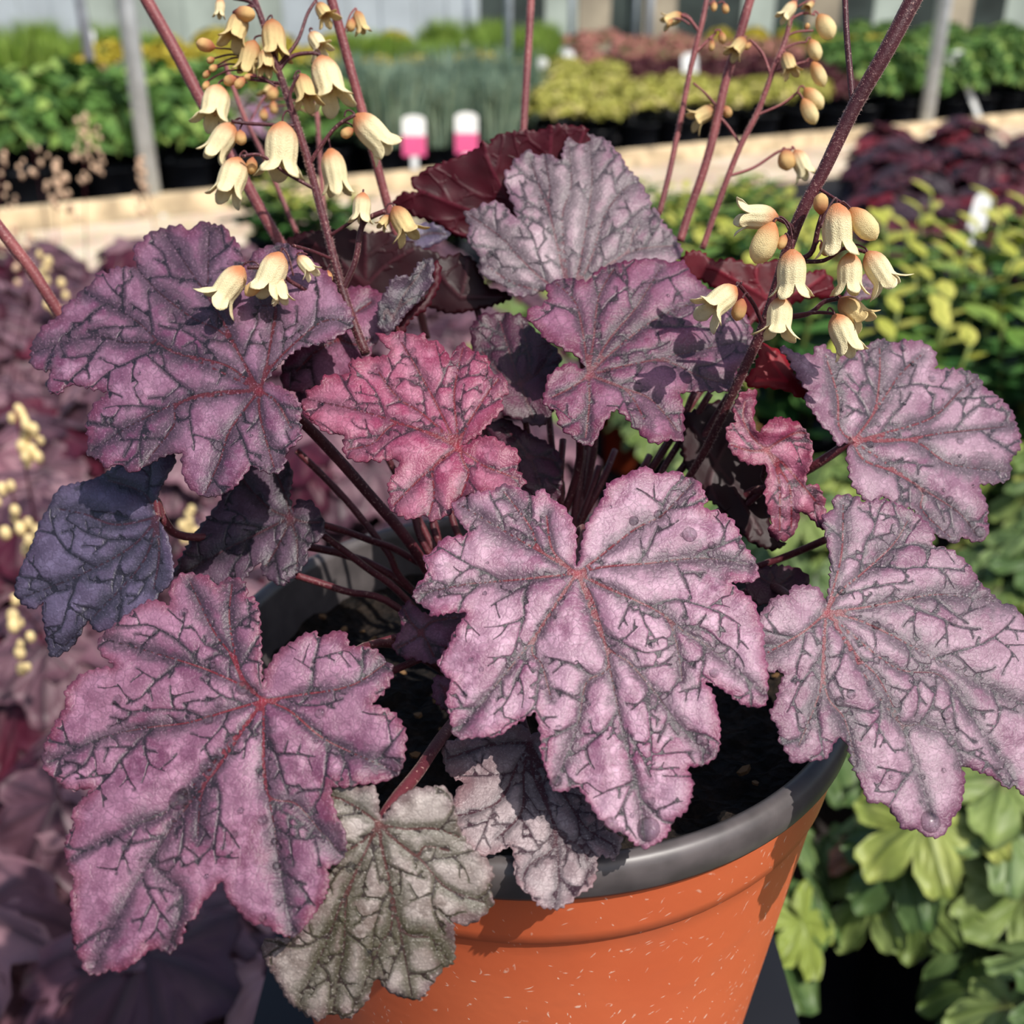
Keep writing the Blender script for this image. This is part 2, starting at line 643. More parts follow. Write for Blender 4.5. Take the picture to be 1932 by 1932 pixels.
sm = MB()
rs = random.Random(3)
rings, seg = 26, 90
vs = [(0, 0, 0.004)]
for i in range(1, rings + 1):
    r = 0.1165 * i / rings
    for k in range(seg):
        a = 2 * pi * k / seg
        x, y = r * cos(a), r * sin(a)
        z = 0.004 * noise.noise(Vector((x * 60, y * 60, 0))) + 0.0035 * noise.noise(Vector((x * 190, y * 190, 3))) + 0.004 * (1 - r / 0.12)
        vs.append((x, y, z))
fs = [(0, 1 + k, 1 + (k + 1) % seg) for k in range(seg)]
for i in range(rings - 1):
    for k in range(seg):
        a, b = 1 + i * seg + k, 1 + i * seg + (k + 1) % seg
        fs.append((a, a + seg, b + seg, b))
sm.add(vs, fs)
SOIL_Z = -0.026
soil = link('soil', sm.mesh('soil'), [soil_mat()], pot)
soil.location = (0, 0, SOIL_Z)
M_CHIP = simple('bark_chip', (122, 92, 62), 0.8, 0.2, var=0.35, scale=200)
M_GRIT = simple('yellow_grit', (196, 176, 70), 0.7, 0.3, var=0.2, scale=200)
chips = []
for q in range(3):
    c = MB()
    rr = random.Random(q)
    n = 7
    top = [(0.5 * cos(2 * pi * k / n) * rr.uniform(.6, 1.1), 0.3 * sin(2 * pi * k / n) * rr.uniform(.6, 1.1), 0.1 * rr.uniform(.5, 1.5)) for k in range(n)]
    bot = [(x * 0.9, y * 0.9, -0.1) for x, y, z in top]
    c.add(top + bot, [tuple(range(n)), tuple(range(2 * n - 1, n - 1, -1))] + [(k, k + n, (k + 1) % n + n, (k + 1) % n) for k in range(n)])
    me = c.mesh('bark_chip')
    me.materials.append(M_CHIP if q < 2 else M_GRIT)
    chips.append(me)
for i in range(90):
    o = put('bark_chip' if i % 3 < 2 else 'grit', chips[i % 3], pot)
    a, r = rs.uniform(0, 2 * pi), 0.112 * sqrt(rs.random())
    s = rs.uniform(0.003, 0.008) if i % 3 < 2 else rs.uniform(0.002, 0.0045)
    o.location = (r * cos(a), r * sin(a), SOIL_Z + 0.0045)
    o.scale = (s, s, s)
    o.rotation_euler = (rs.uniform(-.5, .5), rs.uniform(-.5, .5), rs.uniform(0, 6))
# what the pot stands on: an upturned crate, just below the frame
M_CRATE = simple('dark_crate_plastic', (19, 20, 24), 0.5, 0.4, var=0.1)
crate = empty('plastic_crate', (0, 0, 0), 'upturned dark plastic crate under the orange pot', 'crate')
H0 = RIM_Z - POT_H
cb = MB()
cb.box((0, 0, H0 - 0.01), (0.27, 0.27, 0.02))
link('top_panel', cb.mesh('top_panel'), [M_CRATE], crate, smooth=False)
for sx, sy, w, d in ((0, 1, 0.27, 0.012), (0, -1, 0.27, 0.012), (1, 0, 0.012, 0.246), (-1, 0, 0.012, 0.246)):
    for k in range(4):
        sl = MB()
        sl.box((sx * 0.129, sy * 0.129, 0.06 + k * 0.125), (w, d, 0.095))
        link('side_slat', sl.mesh('side_slat'), [M_CRATE], crate, smooth=False)
for sx in (-1, 1):
    for sy in (-1, 1):
        sl = MB()
        sl.box((sx * 0.126, sy * 0.126, (H0 - 0.02) / 2), (0.02, 0.02, H0 - 0.02))
        link('corner_post', sl.mesh('corner_post'), [M_CRATE], crate, smooth=False)

# ------------------------------------------------------------------ leaves of the main plant
XF = {'A': (0, 400, 700 / 1932), 'B': (500, 500, 700 / 1932), 'C': (1232, 600, 700 / 1932), 'D': (0, 1000, 800 / 1717), 'E': (700, 850, 800 / 1932),
      'F': (1232, 1232, 700 / 1932), 'G': (450, 1332, 800 / 1932), 'H': (644, 0, 1 / 3), 'I': (1288, 0, 1 / 3), 'K': (0, 0, 1 / 3), 'P': (0, 0, 1)}


def px(pts):
    """'A x y x y ... C x y ...' -> photograph pixels"""
    out = []
    ox, oy, s = XF['P']
    toks = pts.replace(',', ' ').split()
    i = 0
    while i < len(toks):
        if toks[i] in XF:
            ox, oy, s = XF[toks[i]]
            i += 1
            continue
        out.append((ox + float(toks[i]) * s, oy + float(toks[i + 1]) * s))
        i += 2
    return out


def inside(poly, pts):
    x, y = pts[:, 0], pts[:, 1]
    c = np.zeros(len(pts), bool)
    n = len(poly)
    j = n - 1
    for i in range(n):
        xi, yi = poly[i]
        xj, yj = poly[j]
        if yi != yj:
            c ^= ((yi > y) != (yj > y)) & (x < (xj - xi) * (y - yi) / (yj - yi) + xi)
        j = i
    return c


def serrate(poly, r, amp, per):
    """fine irregular teeth along a densified outline (clockwise on screen or not: sign from area)"""
    p = np.array(poly)
    area = 0.5 * np.sum(p[:, 0] * np.roll(p[:, 1], -1) - np.roll(p[:, 0], -1) * p[:, 1])
    sgn = 1 if area > 0 else -1
    d = np.roll(p, -1, 0) - p
    L = np.hypot(d[:, 0], d[:, 1])
    s = np.concatenate([[0], np.cumsum(L)])
    tot = s[-1]
    n = int(tot / 3.6)
    ss = np.linspace(0, tot, n, endpoint=False)
    pc = np.vstack([p, p[:1]])
    q = np.stack([np.interp(ss, s, pc[:, 0]), np.interp(ss, s, pc[:, 1])], 1)
    t = np.roll(q, -1, 0) - np.roll(q, 1, 0)
    t /= np.maximum(np.hypot(t[:, 0], t[:, 1]), 1e-6)[:, None]
    nrm = np.stack([t[:, 1], -t[:, 0]], 1) * sgn
    off = np.zeros(n)
    pos = 0.0
    while pos < tot:
        w = per * r.uniform(0.6, 1.4)
        a = amp * r.uniform(0.4, 1.3)
        m = (ss >= pos) & (ss < pos + w)
        u = (ss[m] - pos) / w
        off[m] = a * (np.minimum(u / 0.68, (1 - u) / 0.32) ** 0.85 - 0.4)
        pos += w
    return q + nrm * off[:, None], sgn


def venation(poly, mains, r, sp):
    """side veins branching off the traced main veins: each leaves at an acute angle, wanders, forks and dies out"""
    nodes, par, lev, halo, wf = [], [], [], [], []
    cellsz = 12.0
    grid = {}

    def put_node(q, p_, l, h, w_=1.0):
        wf.append(w_)
        nodes.append(np.array(q, float))
        par.append(p_)
        lev.append(l)
        halo.append(h)
        grid.setdefault((int(q[0] // cellsz), int(q[1] // cellsz)), []).append(len(nodes) - 1)
        return len(nodes) - 1

    def near(q, rad, skip):
        cx, cy = int(q[0] // cellsz), int(q[1] // cellsz)
        k = int(rad // cellsz) + 1
        for i in range(cx - k, cx + k + 1):
            for j in range(cy - k, cy + k + 1):
                for n_ in grid.get((i, j), ()):
                    if n_ not in skip and (nodes[n_][0] - q[0]) ** 2 + (nodes[n_][1] - q[1]) ** 2 < rad * rad:
                        return True
        return False

    chains = []
    for pl in mains:
        pts = catmull(pl, 10)
        prev, acc, ch = -1, None, []
        ph = r.uniform(0, 30)
        hm = r.uniform(0.8, 1.25)
        for q in pts:
            if acc is None or np.hypot(*(q - acc)) > 6.0:
                t = len(ch) * 6.0
                h = hm * (0.75 + 0.55 * noise.noise(Vector((t * 0.022 + ph, ph, 0.3)))) * min(1.0, 0.45 + t / 160.0)
                prev = put_node(q, prev, 0, max(h, 0.2))
                ch.append(prev)
                acc = q
        chains.append(ch)

    def walk(i0, d, length, level):
        ch = [i0]
        q = nodes[i0].copy()
        step = 5.0
        ang = atan2(d[1], d[0])
        turn = r.uniform(-0.03, 0.03)
        n_ = int(length / step)
        h0 = 0.55 * r.uniform(0.5, 1.3) if level == 1 else 0.0
        for k in range(n_):
            ang += turn + r.gauss(0, 0.07)
            if r.random() < 0.07:
                ang += r.choice((-1, 1)) * r.uniform(0.12, 0.32)
            q = q + np.array((cos(ang), sin(ang))) * step
            if k > 2 and near(q, (0, 11.0, 12.0, 13.0)[level], set(ch[-8:])):
                # close the loop now and then, like real areoles
                if r.random() < 0.3:
                    ch.append(put_node(q, ch[-1], level, 0.0))
                break
            ch.append(put_node(q, ch[-1], level, h0 * max(0.0, 1 - k / (n_ * 0.7))))
        for k, n2 in enumerate(ch[1:]):
            wf[n2] = 1.15 - 0.8 * k / max(1, len(ch) - 1)
        return ch

    level = 1
    cur = chains
    spaces = {1: sp * 3.5, 2: sp * 2.9, 3: sp * 3.0}
    lens = {1: sp * 10.0, 2: sp * 4.6, 3: sp * 2.6}
    while level <= 3:
        nxt = []
        for ch in cur:
            side = r.choice((-1, 1))
            acc = spaces[level] * r.uniform(0.3, 0.9)
            pos = 0.0
            for k in range(1, len(ch) - 1):
                pos += 5.5
                if pos >= acc:
                    h = nodes[ch[min(k + 1, len(ch) - 1)]] - nodes[ch[k - 1]]
                    hl = np.hypot(*h)
                    if hl < 1e-6:
                        continue
                    a0 = atan2(h[1], h[0]) + side * radians(r.uniform(*((30, 52) if level == 1 else (38, 72))))
                    L = lens[level] * r.uniform(0.55, 1.25)
                    if level == 1:
                        L *= 0.55 + 0.7 * sin(pi * min(1.0, k / len(ch)) * 0.9)
                    c2 = walk(ch[k], (cos(a0), sin(a0)), L, level)
                    if len(c2) > 3:
                        nxt.append(c2)
                    side = -side if r.random() < 0.8 else side
                    acc = pos + spaces[level] * r.uniform(0.45, 1.2) * (0.6 if level == 1 else 1.0)
        cur = nxt
        level += 1
    cnt = np.ones(len(nodes))
    for i in range(len(nodes) - 1, -1, -1):
        if par[i] >= 0:
            cnt[par[i]] += cnt[i]
    return np.array(nodes), np.array(par), np.array(lev), cnt, np.array(halo), np.array(wf)


LEAVES = {}


def make_leaf(name, out, j, veins, z, a=0.0, b=0.5, c=0.0, mats=None, seed=1, sp=15.0, wave=1.0, tooth=4.0, flip=False, label=None,
              drops=0, grid=7.5, pucker=1.0, bend=None):
    """out: outline in pixels, j: stalk joint in pixels, veins: main vein polylines; z: depth of the joint in metres,
    a, b: slope of the blade (depth per metre to the right / upwards), c: droop of the margin in metres"""
    r = random.Random(seed)
    outl = [np.array(q) for q in px(out)]
    J = np.array(px(j)[0])
    mains = [[tuple(J)] + px(v) for v in veins]
    dense = catmull(outl, 5, closed=True)
    poly, sgn = serrate(dense, r, tooth * 1.5, 17.0)
    vn, vpar, vlev, vcnt, vhalo, vwf = venation(poly, mains, r, sp)
    vmain = vlev == 0
    ok = inside(poly, vn)
    # mesh points: boundary, veins, jittered grid
    lo, hi = poly.min(0), poly.max(0)
    g = []
    yy = lo[1]
    row = 0
    while yy < hi[1]:
        xx = lo[0] + (grid / 2 if row % 2 else 0)
        while xx < hi[0]:
            g.append((xx + r.uniform(-1, 1), yy + r.uniform(-1, 1)))
            xx += grid
        yy += grid * 0.87
        row += 1
    g = np.array(g)
    g = g[inside(poly, g)]
    kb = kdtree.KDTree(len(poly))
    for i, q in enumerate(poly):
        kb.insert((q[0], q[1], 0), i)
    kb.balance()
    vin = vn[ok]
    kv = kdtree.KDTree(len(vin))
    for i, q in enumerate(vin):
        kv.insert((q[0], q[1], 0), i)
    kv.balance()
    keep_g = [q for q in g if kb.find((q[0], q[1], 0))[2] > grid * 0.5 and kv.find((q[0], q[1], 0))[2] > grid * 0.45]
    keep_v = [q for q in vin if kb.find((q[0], q[1], 0))[2] > 2.5]
    allp = [Vector((q[0], q[1])) for q in poly] + [Vector((q[0], q[1])) for q in keep_v] + [Vector((q[0], q[1])) for q in keep_g]
    nb_ = len(poly)
    edges = [(i, (i + 1) % nb_) for i in range(nb_)]
    res = delaunay_2d_cdt(allp, edges, [], 1, 0.6)
    V2 = np.array([(p.x, p.y) for p in res[0]])
    F = [tuple(f) for f in res[2]]
    n = len(V2)
    # distance fields in pixels
    km = kdtree.KDTree(int(vmain.sum()) * 3 + 1)
    ks_pts = []
    ks_w = []
    ks_h = []
    km_h = []
    mi = 0
    for i in range(len(vn)):
        p_ = vpar[i]
        A_ = vn[i]
        B_ = vn[p_] if p_ >= 0 else vn[i]
        w = (1.2, 0.78, 0.46, 0.30)[vlev[i]] * (0.62 + 0.16 * min(vcnt[i], 90.0) ** 0.33) * vwf[i]
        for k in range(2):
            q = A_ + (B_ - A_) * k / 2
            ks_pts.append(q)
            ks_w.append(w)
            ks_h.append(vhalo[i])
        if vmain[i]:
            for k in range(3):
                q = A_ + (B_ - A_) * k / 3
                km.insert((q[0], q[1], 0), mi)
                km_h.append(vhalo[i])
                mi += 1
    km.balance()
    ks = kdtree.KDTree(len(ks_pts))
    for i, q in enumerate(ks_pts):
        ks.insert((q[0], q[1], 0), i)
    ks.balance()
    md = np.empty(n, np.float32)
    sd = np.empty(n, np.float32)
    ed = np.empty(n, np.float32)
    sdr = np.empty(n, np.float32)
    hd = np.empty(n, np.float32)
    for i in range(n):
        co = (V2[i, 0], V2[i, 1], 0)
        fm = km.find(co)
        md[i] = fm[2]
        f = ks.find(co)
        hd[i] = min(fm[2] / (25.0 * km_h[fm[1]]), f[2] / (13.0 * ks_h[f[1]] + 0.5))
        sdr[i] = f[2]
        sd[i] = f[2] / ks_w[f[1]]
        ed[i] = kb.find(co)[2]
    jd = np.hypot(V2[:, 0] - J[0], V2[:, 1] - J[1]).astype(np.float32)
    # place on the sloping, cupped, puckered blade
    u = (V2[:, 0] - 966) / FPX
    v = (966 - V2[:, 1]) / FPX
    uj, vj = (J[0] - 966) / FPX, (966 - J[1]) / FPX
    Z = z * (1 - a * uj - b * vj) / (1 - a * u - b * v)
    Z = np.clip(Z, z * 0.6, z * 1.6)
    size = max(np.hypot(V2[:, 0] - J[0], V2[:, 1] - J[1]).max(), 50)
    rr = jd / size
    Z = Z + c * rr ** 2
    if bend is not None:
        Z = Z + bend(V2[:, 0], V2[:, 1])
    pxm = z / FPX                              # metres per pixel
    rel = (1.5 * (1 - np.exp(-(sdr / 10.0) ** 2)) + 6.5 * (1 - np.exp(-(md / 26.0) ** 2)) * np.clip(jd / 60, 0, 1)) * pucker
    fr = np.clip(1 - ed / 45.0, 0, 1)
    ox, oy = r.uniform(0, 50), r.uniform(0, 50)
    wv = np.array([noise.noise(Vector((V2[i, 0] * 0.011 + ox, V2[i, 1] * 0.011 + oy, 0))) * 8.0
                   + noise.noise(Vector((V2[i, 0] * 0.03 + ox, V2[i, 1] * 0.03, 4.0))) * (2.5 + 7.0 * fr[i]) for i in range(n)])
    rel = rel + wv * wave
    if flip:
        rel = -rel * 0.7 + wv * wave
    Z = Z - rel * pxm * np.clip(jd / 40.0, 0.15, 1)
    co = np.empty((n, 3))
    X, Y = u * Z, v * Z
    co[:, 0] = CAM.x + X
    co[:, 1] = CAM.y + CP * Z + SP * Y
    co[:, 2] = CAM.z - SP * Z + CP * Y
    # orient faces towards the viewer side
    fa = F[0]
    def area2(f):
        p0, p1, p2 = V2[f[0]], V2[f[1]], V2[f[2]]
        return (p1[0] - p0[0]) * (p2[1] - p0[1]) - (p2[0] - p0[0]) * (p1[1] - p0[1])
    F = [f if area2(f) < 0 else f[::-1] for f in F]
    # second skin 0.45 mm behind, joined round the margin
    me0 = bpy.data.meshes.new('tmp')
    me0.from_pydata(co.tolist(), [], F)
    me0.update()
    nr = np.empty(n * 3, np.float32)
    me0.vertices.foreach_get('normal', nr)
    nr = nr.reshape(-1, 3)
    bpy.data.meshes.remove(me0)
    th = 0.00045
    co2 = co - nr * th
    ec = {}
    for f in F:
        for k in range(3):
            e = (f[k], f[(k + 1) % 3])
            ec[e] = ec.get(e, 0) + 1
    border = [e for e in ec if (e[1], e[0]) not in ec]
    F2 = [(f[2] + n, f[1] + n, f[0] + n) for f in F]
    F3 = [(e[1], e[0], e[0] + n, e[1] + n) for e in border]
    me = bpy.data.meshes.new('leaf')
    me.from_pydata(np.vstack([co, co2]).tolist(), [], F + F2 + F3)
    mi_ = [0] * len(F) + [1] * len(F2) + [0] * len(F3)
    me.polygons.foreach_set('material_index', mi_)
    for nm_, ar in (('md', md), ('sd', sd), ('ed', ed), ('jd', jd), ('hd', hd)):
        at_ = me.attributes.new(nm_, 'FLOAT', 'POINT')
        at_.data.foreach_set('value', np.concatenate([ar, ar]).astype(np.float32))
    uvl = me.uv_layers.new(name='leaf')
    li = np.empty(len(me.loops), np.int32)
    me.loops.foreach_get('vertex_index', li)
    uvp = np.vstack([V2, V2]) * pxm
    uvl.data.foreach_set('uv', uvp[li].astype(np.float32).ravel())
    me.update()
    o = link('leaf', me, [mats[1], mats[0]] if flip else [mats[0], mats[1]])
    child_at(o, plant)
    if label:
        o['label'] = label
    LEAVES[name] = dict(o=o, co=co, nr=nr, J=J, z=z, V2=V2, ed=ed, md=md)
    # water drops lying on the blade
    for k in range(drops):
        i = r.randrange(n)
        if ed[i] < 10 or jd[i] < 20:
            continue
        s = r.choice((0.0006, 0.0008, 0.0008, 0.0011, 0.0015))
        add_drop(o, co[i], nr[i], s)
    return o


def drop_mesh():
    m = MB()
    m.blob((0, 0, 0.12), 1.0, 12, 8, sc=(1, 1, 0.62))
    return m.mesh('water_droplet')


def water_mat():
    t = NT('water')
    return t.finish(t.principled((1, 1, 1, 1), 0.02, 0.5, 0.0, None, **{'Transmission Weight': 1.0, 'IOR': 1.33}))


DROP = drop_mesh()
DROP.materials.append(water_mat())
DROP.polygons.foreach_set('use_smooth', [True] * len(DROP.polygons))


def add_drop(leaf, p, nrm, s, sx=1.0):
    d = put('water_droplet', DROP)
    q = Vector((float(nrm[0]), float(nrm[1]), float(nrm[2]))).to_track_quat('Z', 'Y')
    d.matrix_world = Matrix.Translation(Vector([float(t) for t in p])) @ q.to_matrix().to_4x4() @ Matrix.Diagonal((s * sx, s, s, 1))
    d.parent = leaf
    return d


U_RED = leaf_under('burgundy_underside', (56, 8, 20), (74, 12, 28))
U_DARK = leaf_under('dark_burgundy_underside', (34, 5, 12), (44, 6, 15), 0.2, (110, 4, 18))
T_MAIN = leaf_top('leaf_pink_silver', (116, 68, 94), (154, 120, 137), (116, 48, 78), (50, 43, 50), (36, 26, 34), halo=20)
T_LEFT = leaf_top('leaf_pink_violet', (98, 54, 79), (132, 92, 113), (102, 43, 63), (43, 39, 47), (32, 24, 32), seed=3, halo=23)
T_RIGHT = leaf_top('leaf_mauve_silver', (110, 70, 92), (143, 114, 128), (94, 48, 72), (60, 56, 61), (38, 29, 39), seed=5, halo=22)
T_UP = leaf_top('leaf_violet_dark', (96, 52, 79), (128, 92, 113), (88, 38, 60), (41, 37, 45), (27, 21, 29), seed=7, halo=27, edge=22, red=(84, 22, 32))
T_PINK = leaf_top('leaf_hot_pink', (130, 46, 78), (152, 94, 114), (104, 29, 52), (68, 40, 54), (50, 22, 36), seed=9, halo=14, hal_amt=0.65)
T_PALE = leaf_top('leaf_pale_grey_pink', (118, 84, 100), (148, 127, 134), (106, 70, 90), (66, 60, 64), (48, 38, 46), seed=11, halo=22, red=(96, 46, 56))
T_MAG = leaf_top('leaf_magenta_violet', (98, 42, 70), (120, 76, 99), (90, 30, 55), (47, 36, 46), (34, 20, 30), seed=13, halo=20, red=(90, 22, 36))
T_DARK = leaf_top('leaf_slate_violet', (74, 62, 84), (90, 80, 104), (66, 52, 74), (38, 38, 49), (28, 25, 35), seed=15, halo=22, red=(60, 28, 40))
T_PLUM_SHADE = leaf_top('leaf_plum_shaded', (62, 42, 58), (78, 58, 74), (62, 40, 54), (32, 29, 36), (24, 19, 26), seed=16, halo=20, red=(60, 24, 34))  # plum darkened in its colour to stand for the overhanging leaf's shade
T_GREEN = leaf_top('leaf_green_silver', (108, 94, 87), (158, 147, 141), (96, 72, 74), (54, 55, 30), (46, 35, 31), seed=17, halo=27, red=(84, 44, 40))
T_GREY = leaf_top('leaf_grey_rose', (118, 97, 101), (146, 131, 132), (124, 92, 96), (78, 70, 73), (56, 34, 43), seed=19, halo=14, red=(70, 32, 40))
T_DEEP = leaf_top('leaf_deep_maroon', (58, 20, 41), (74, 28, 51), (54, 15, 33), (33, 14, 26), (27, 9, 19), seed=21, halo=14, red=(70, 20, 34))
UR = U_RED
# front, big leaves
make_leaf('L1', '''E 950 480 960 420 985 330 1020 270 1055 210 1080 150 1115 130 1160 110 1200 90 1255 72 1290 100 1320 105 1390 92 1420 110 1450 125 1480 130 1515 180 1530 225 1515 262
 1580 275 1640 310 1680 375 1700 430 1740 480 1765 550 1750 590 1700 600 1640 605 1700 650 1745 690 1765 750 1790 830 1790 890 1805 990 1808 1060 1800 1150 1760 1170 1690 1155 1620 1100
 1560 1065 1520 1050 1560 1110 1580 1190 1590 1250 1590 1310 1580 1380 1540 1420 1490 1440 1440 1445 1465 1500 1460 1580 1430 1650 1380 1680 1350 1750 1300 1790 1250 1808 1200 1790 1150 1740
 1110 1735 1070 1700 1020 1650 985 1590 950 1540 930 1530 890 1550 830 1545 810 1490 790 1430 775 1380 775 1320 765 1260 745 1190 700 1220 640 1255 580 1300 500 1305 400 1310 375 1280
 360 1220 345 1150 350 1100 365 1050 325 1010 305 965 340 910 350 890 370 840 400 790 435 740 350 740 280 755 265 725 210 690 192 655 210 610 255 560 240 490 280 460 330 400 440 380
 400 320 372 245 420 215 480 190 560 180 600 155 660 165 710 190 740 210 765 175 800 190 830 225 880 255 910 310 935 370 935 440 932 500 940 530''',
 'E 940 560', ['E 860 510 700 420 400 245', 'E 840 570 650 590 430 610 210 655', 'E 880 640 720 880 560 1080 400 1280', 'E 1000 660 1060 850 1100 1050 1150 1280 1220 1560 1250 1780',
 'E 1060 620 1200 680 1330 745 1420 820 1560 910 1790 1110', 'E 1200 680 1340 760 1390 870 1420 1060', 'E 1060 530 1250 515 1500 490 1740 520', 'E 1020 500 1200 360 1330 290 1470 140',
 'E 1060 870 1180 970 1300 1110 1400 1250 1550 1390', 'E 1080 960 980 1060 940 1260 840 1520', 'E 740 880 780 980 820 1130', 'E 780 460 720 340 600 180', 'E 830 460 800 300'],
 .327, .03, .52, .004, (T_MAIN, UR), 1, drops=26, label='large pink-silver leaf at the front centre of the plant, over the pot rim', pucker=1.0)
make_leaf('L2', '''D 1065 600 1080 560 1120 500 1150 470 1190 450 1230 420 1280 415 1300 435 1350 410 1400 415 1415 470 1470 470 1530 490 1555 520 1590 560 1580 610 1560 650 1520 690 1510 705 1580 730 1620 770
 1645 830 1640 880 1635 940 1610 990 1540 1020 1450 1030 1400 1040 1340 1045 1350 1110 1370 1170 1395 1220 1400 1290 1380 1340 1325 1370 1330 1430 1310 1500 1260 1570 1210 1630 1180 1645
 1110 1625 1080 1600 1010 1590 960 1540 920 1490 895 1420 860 1470 820 1510 790 1570 750 1590 735 1660 685 1715 660 1700 610 1700 560 1740 525 1765 485 1790 440 1780 400 1800 350 1790
 325 1740 300 1690 290 1600 290 1540 285 1480 300 1420 270 1350 262 1290 270 1240 300 1190 290 1150 330 1090 370 1050 300 1055 260 1040 215 1000 180 970 170 920 190 850 230 770 265 710
 265 650 310 600 360 570 420 555 465 555 420 510 395 470 410 430 480 370 530 330 590 290 640 285 690 305 685 250 700 210 740 175 800 180 840 185 875 225 910 200 960 195 995 220
 1000 270 1035 280 1050 340 1055 420 1058 500 1060 570 1062 630''', 'D 1068 690',
 ['D 1200 670 1420 630 1560 540', 'D 1170 730 1290 830 1400 890 1610 980', 'D 1068 860 1075 1000 1110 1200 1140 1400 1185 1630', 'D 1075 1050 1200 1110 1290 1210 1390 1320', 'D 1000 790 850 1000 700 1200 560 1420 380 1770',
 'D 930 730 760 780 600 800 420 840 200 940', 'D 980 630 850 570 700 520 420 440', 'D 990 620 930 500 860 400 770 210', 'D 720 1100 540 1200 290 1330', 'D 640 1280 740 1480 680 1700', 'D 900 940 820 1060 800 1250', 'D 980 590 930 380 940 220'],
 .31, -.08, .5, .006, (T_LEFT, UR), 2, drops=22, label='large pink-violet leaf at the lower left of the plant')
make_leaf('L3', '''C 905 1480 915 1420 925 1340 922 1250 905 1160 885 1040 920 1005 940 995 945 930 1000 920 1060 930 1100 960 1150 945 1220 950 1300 980 1400 1040 1460 1110 1455 1180 1420 1195 1500 1190 1570 1220
 1650 1290 1700 1370 1760 1430 1830 1490 1870 1490 1932 1560 1990 1640 2080 1700 2130 1790 2150 1900 P 2005 1340 2000 1420 1975 1480 1940 1508 F 1932 740 1880 690 1840 700 1780 650 1700 620 1610 590 1625 650
 1615 740 1600 810 1560 860 1540 910 1490 960 1400 940 1380 920 1310 920 1270 870 1230 810 1200 780 1130 780 1100 720 1070 640 1040 590 1010 470 960 445 930 500 900 550 830 560 780 570 725 570 690 500 660 460 650 390
 620 340 610 310 640 250 665 150 680 105 640 90 610 105 590 60 575 10 C 572 1760 545 1650 550 1560 590 1500 640 1450 710 1440 720 1400 780 1390 850 1400 880 1430 898 1475''', 'C 902 1530',
 ['C 980 1420 1100 1320 1250 1180 1330 1050', 'C 955 1350 985 1200 990 960', 'C 1080 1510 1250 1480 1500 1440 1860 1490', 'C 1060 1570 1220 1640 1500 1790 1932 2010 2100 1900', 'C 990 1650 1080 1780 F 1180 140 1300 400 1450 850',
 'F 1250 330 1400 370 1560 440 1600 580', 'C 890 1650 880 1850 F 860 230 760 480', 'C 840 1590 760 1650 600 1740', 'F 1250 70 1500 120 1660 330 1880 660', 'F 900 190 1000 350 1060 600'],
 .335, .12, .5, .008, (T_RIGHT, UR), 3, drops=22, label='large mauve leaf at the right edge with a fat water drop at its tip')
make_leaf('L13', '''G 640 490 638 430 620 370 560 365 430 372 380 440 360 560 330 700 340 850 330 950 300 1010 240 1055 170 1060 120 1065 105 1110 130 1180 170 1250 200 1300 230 1350 270 1380 310 1410 370 1430 430 1400 490 1425 550 1385 590 1330
 610 1270 635 1240 660 1280 720 1320 780 1335 830 1335 880 1270 910 1230 940 1190 980 1170 985 1080 980 990 1020 1000 1080 985 1130 940 1160 900 1150 830 1160 760 1140 710 1090 670 1040 620 1000 540 980 440 960 390 920 365
 850 370 780 385 720 430 680 480 652 515''', 'G 637 535', ['G 590 640 480 870 400 1080 280 1350', 'G 500 860 480 1100 430 1390', 'G 650 640 700 840 720 950 760 1150 790 1320', 'G 700 960 640 1100 540 1360', 'G 700 600 830 700 950 830 1130 900',
 'G 750 560 900 560 1010 600', 'G 580 490 480 430 400 410', 'G 560 620 450 680 360 720', 'G 800 680 850 640 960 660', 'G 740 1000 880 1060 950 1160'],
 .296, -.02, .12, .012, (T_GREEN, UR), 4, sp=14, pucker=0.65, drops=6, label='green and silver leaf hanging over the front of the pot')
make_leaf('L14', '''G 1150 110 1040 140 940 170 930 230 960 310 1030 350 1000 370 980 430 975 490 990 550 1020 610 1060 650 1110 680 1180 665 1240 640 1255 700 1260 780 1290 830 1340 870 1370 910 1440 925 1490 905 1560 850 1610 820 1630 750
 1640 680 1690 690 1710 700 1740 650 1745 600 1700 560 1640 500 1560 380 1480 250 1430 160 1380 110 1340 130 1300 90 1230 80''', 'G 1330 170', ['G 1220 170 1100 190 950 240', 'G 1270 270 1200 420 1090 480 990 500', 'G 1340 300 1400 450 1440 560 1460 760 1440 910',
 'G 1380 260 1480 400 1580 550 1720 640', 'G 1300 300 1290 480 1180 600', 'G 1450 560 1560 640 1610 760', 'G 1440 600 1330 720 1290 800'],
   .334, 0.0, .98, .0, (T_GREY, UR), 5, sp=12, pucker=0.6, label='grey-rose leaf in the shade below the front leaf')
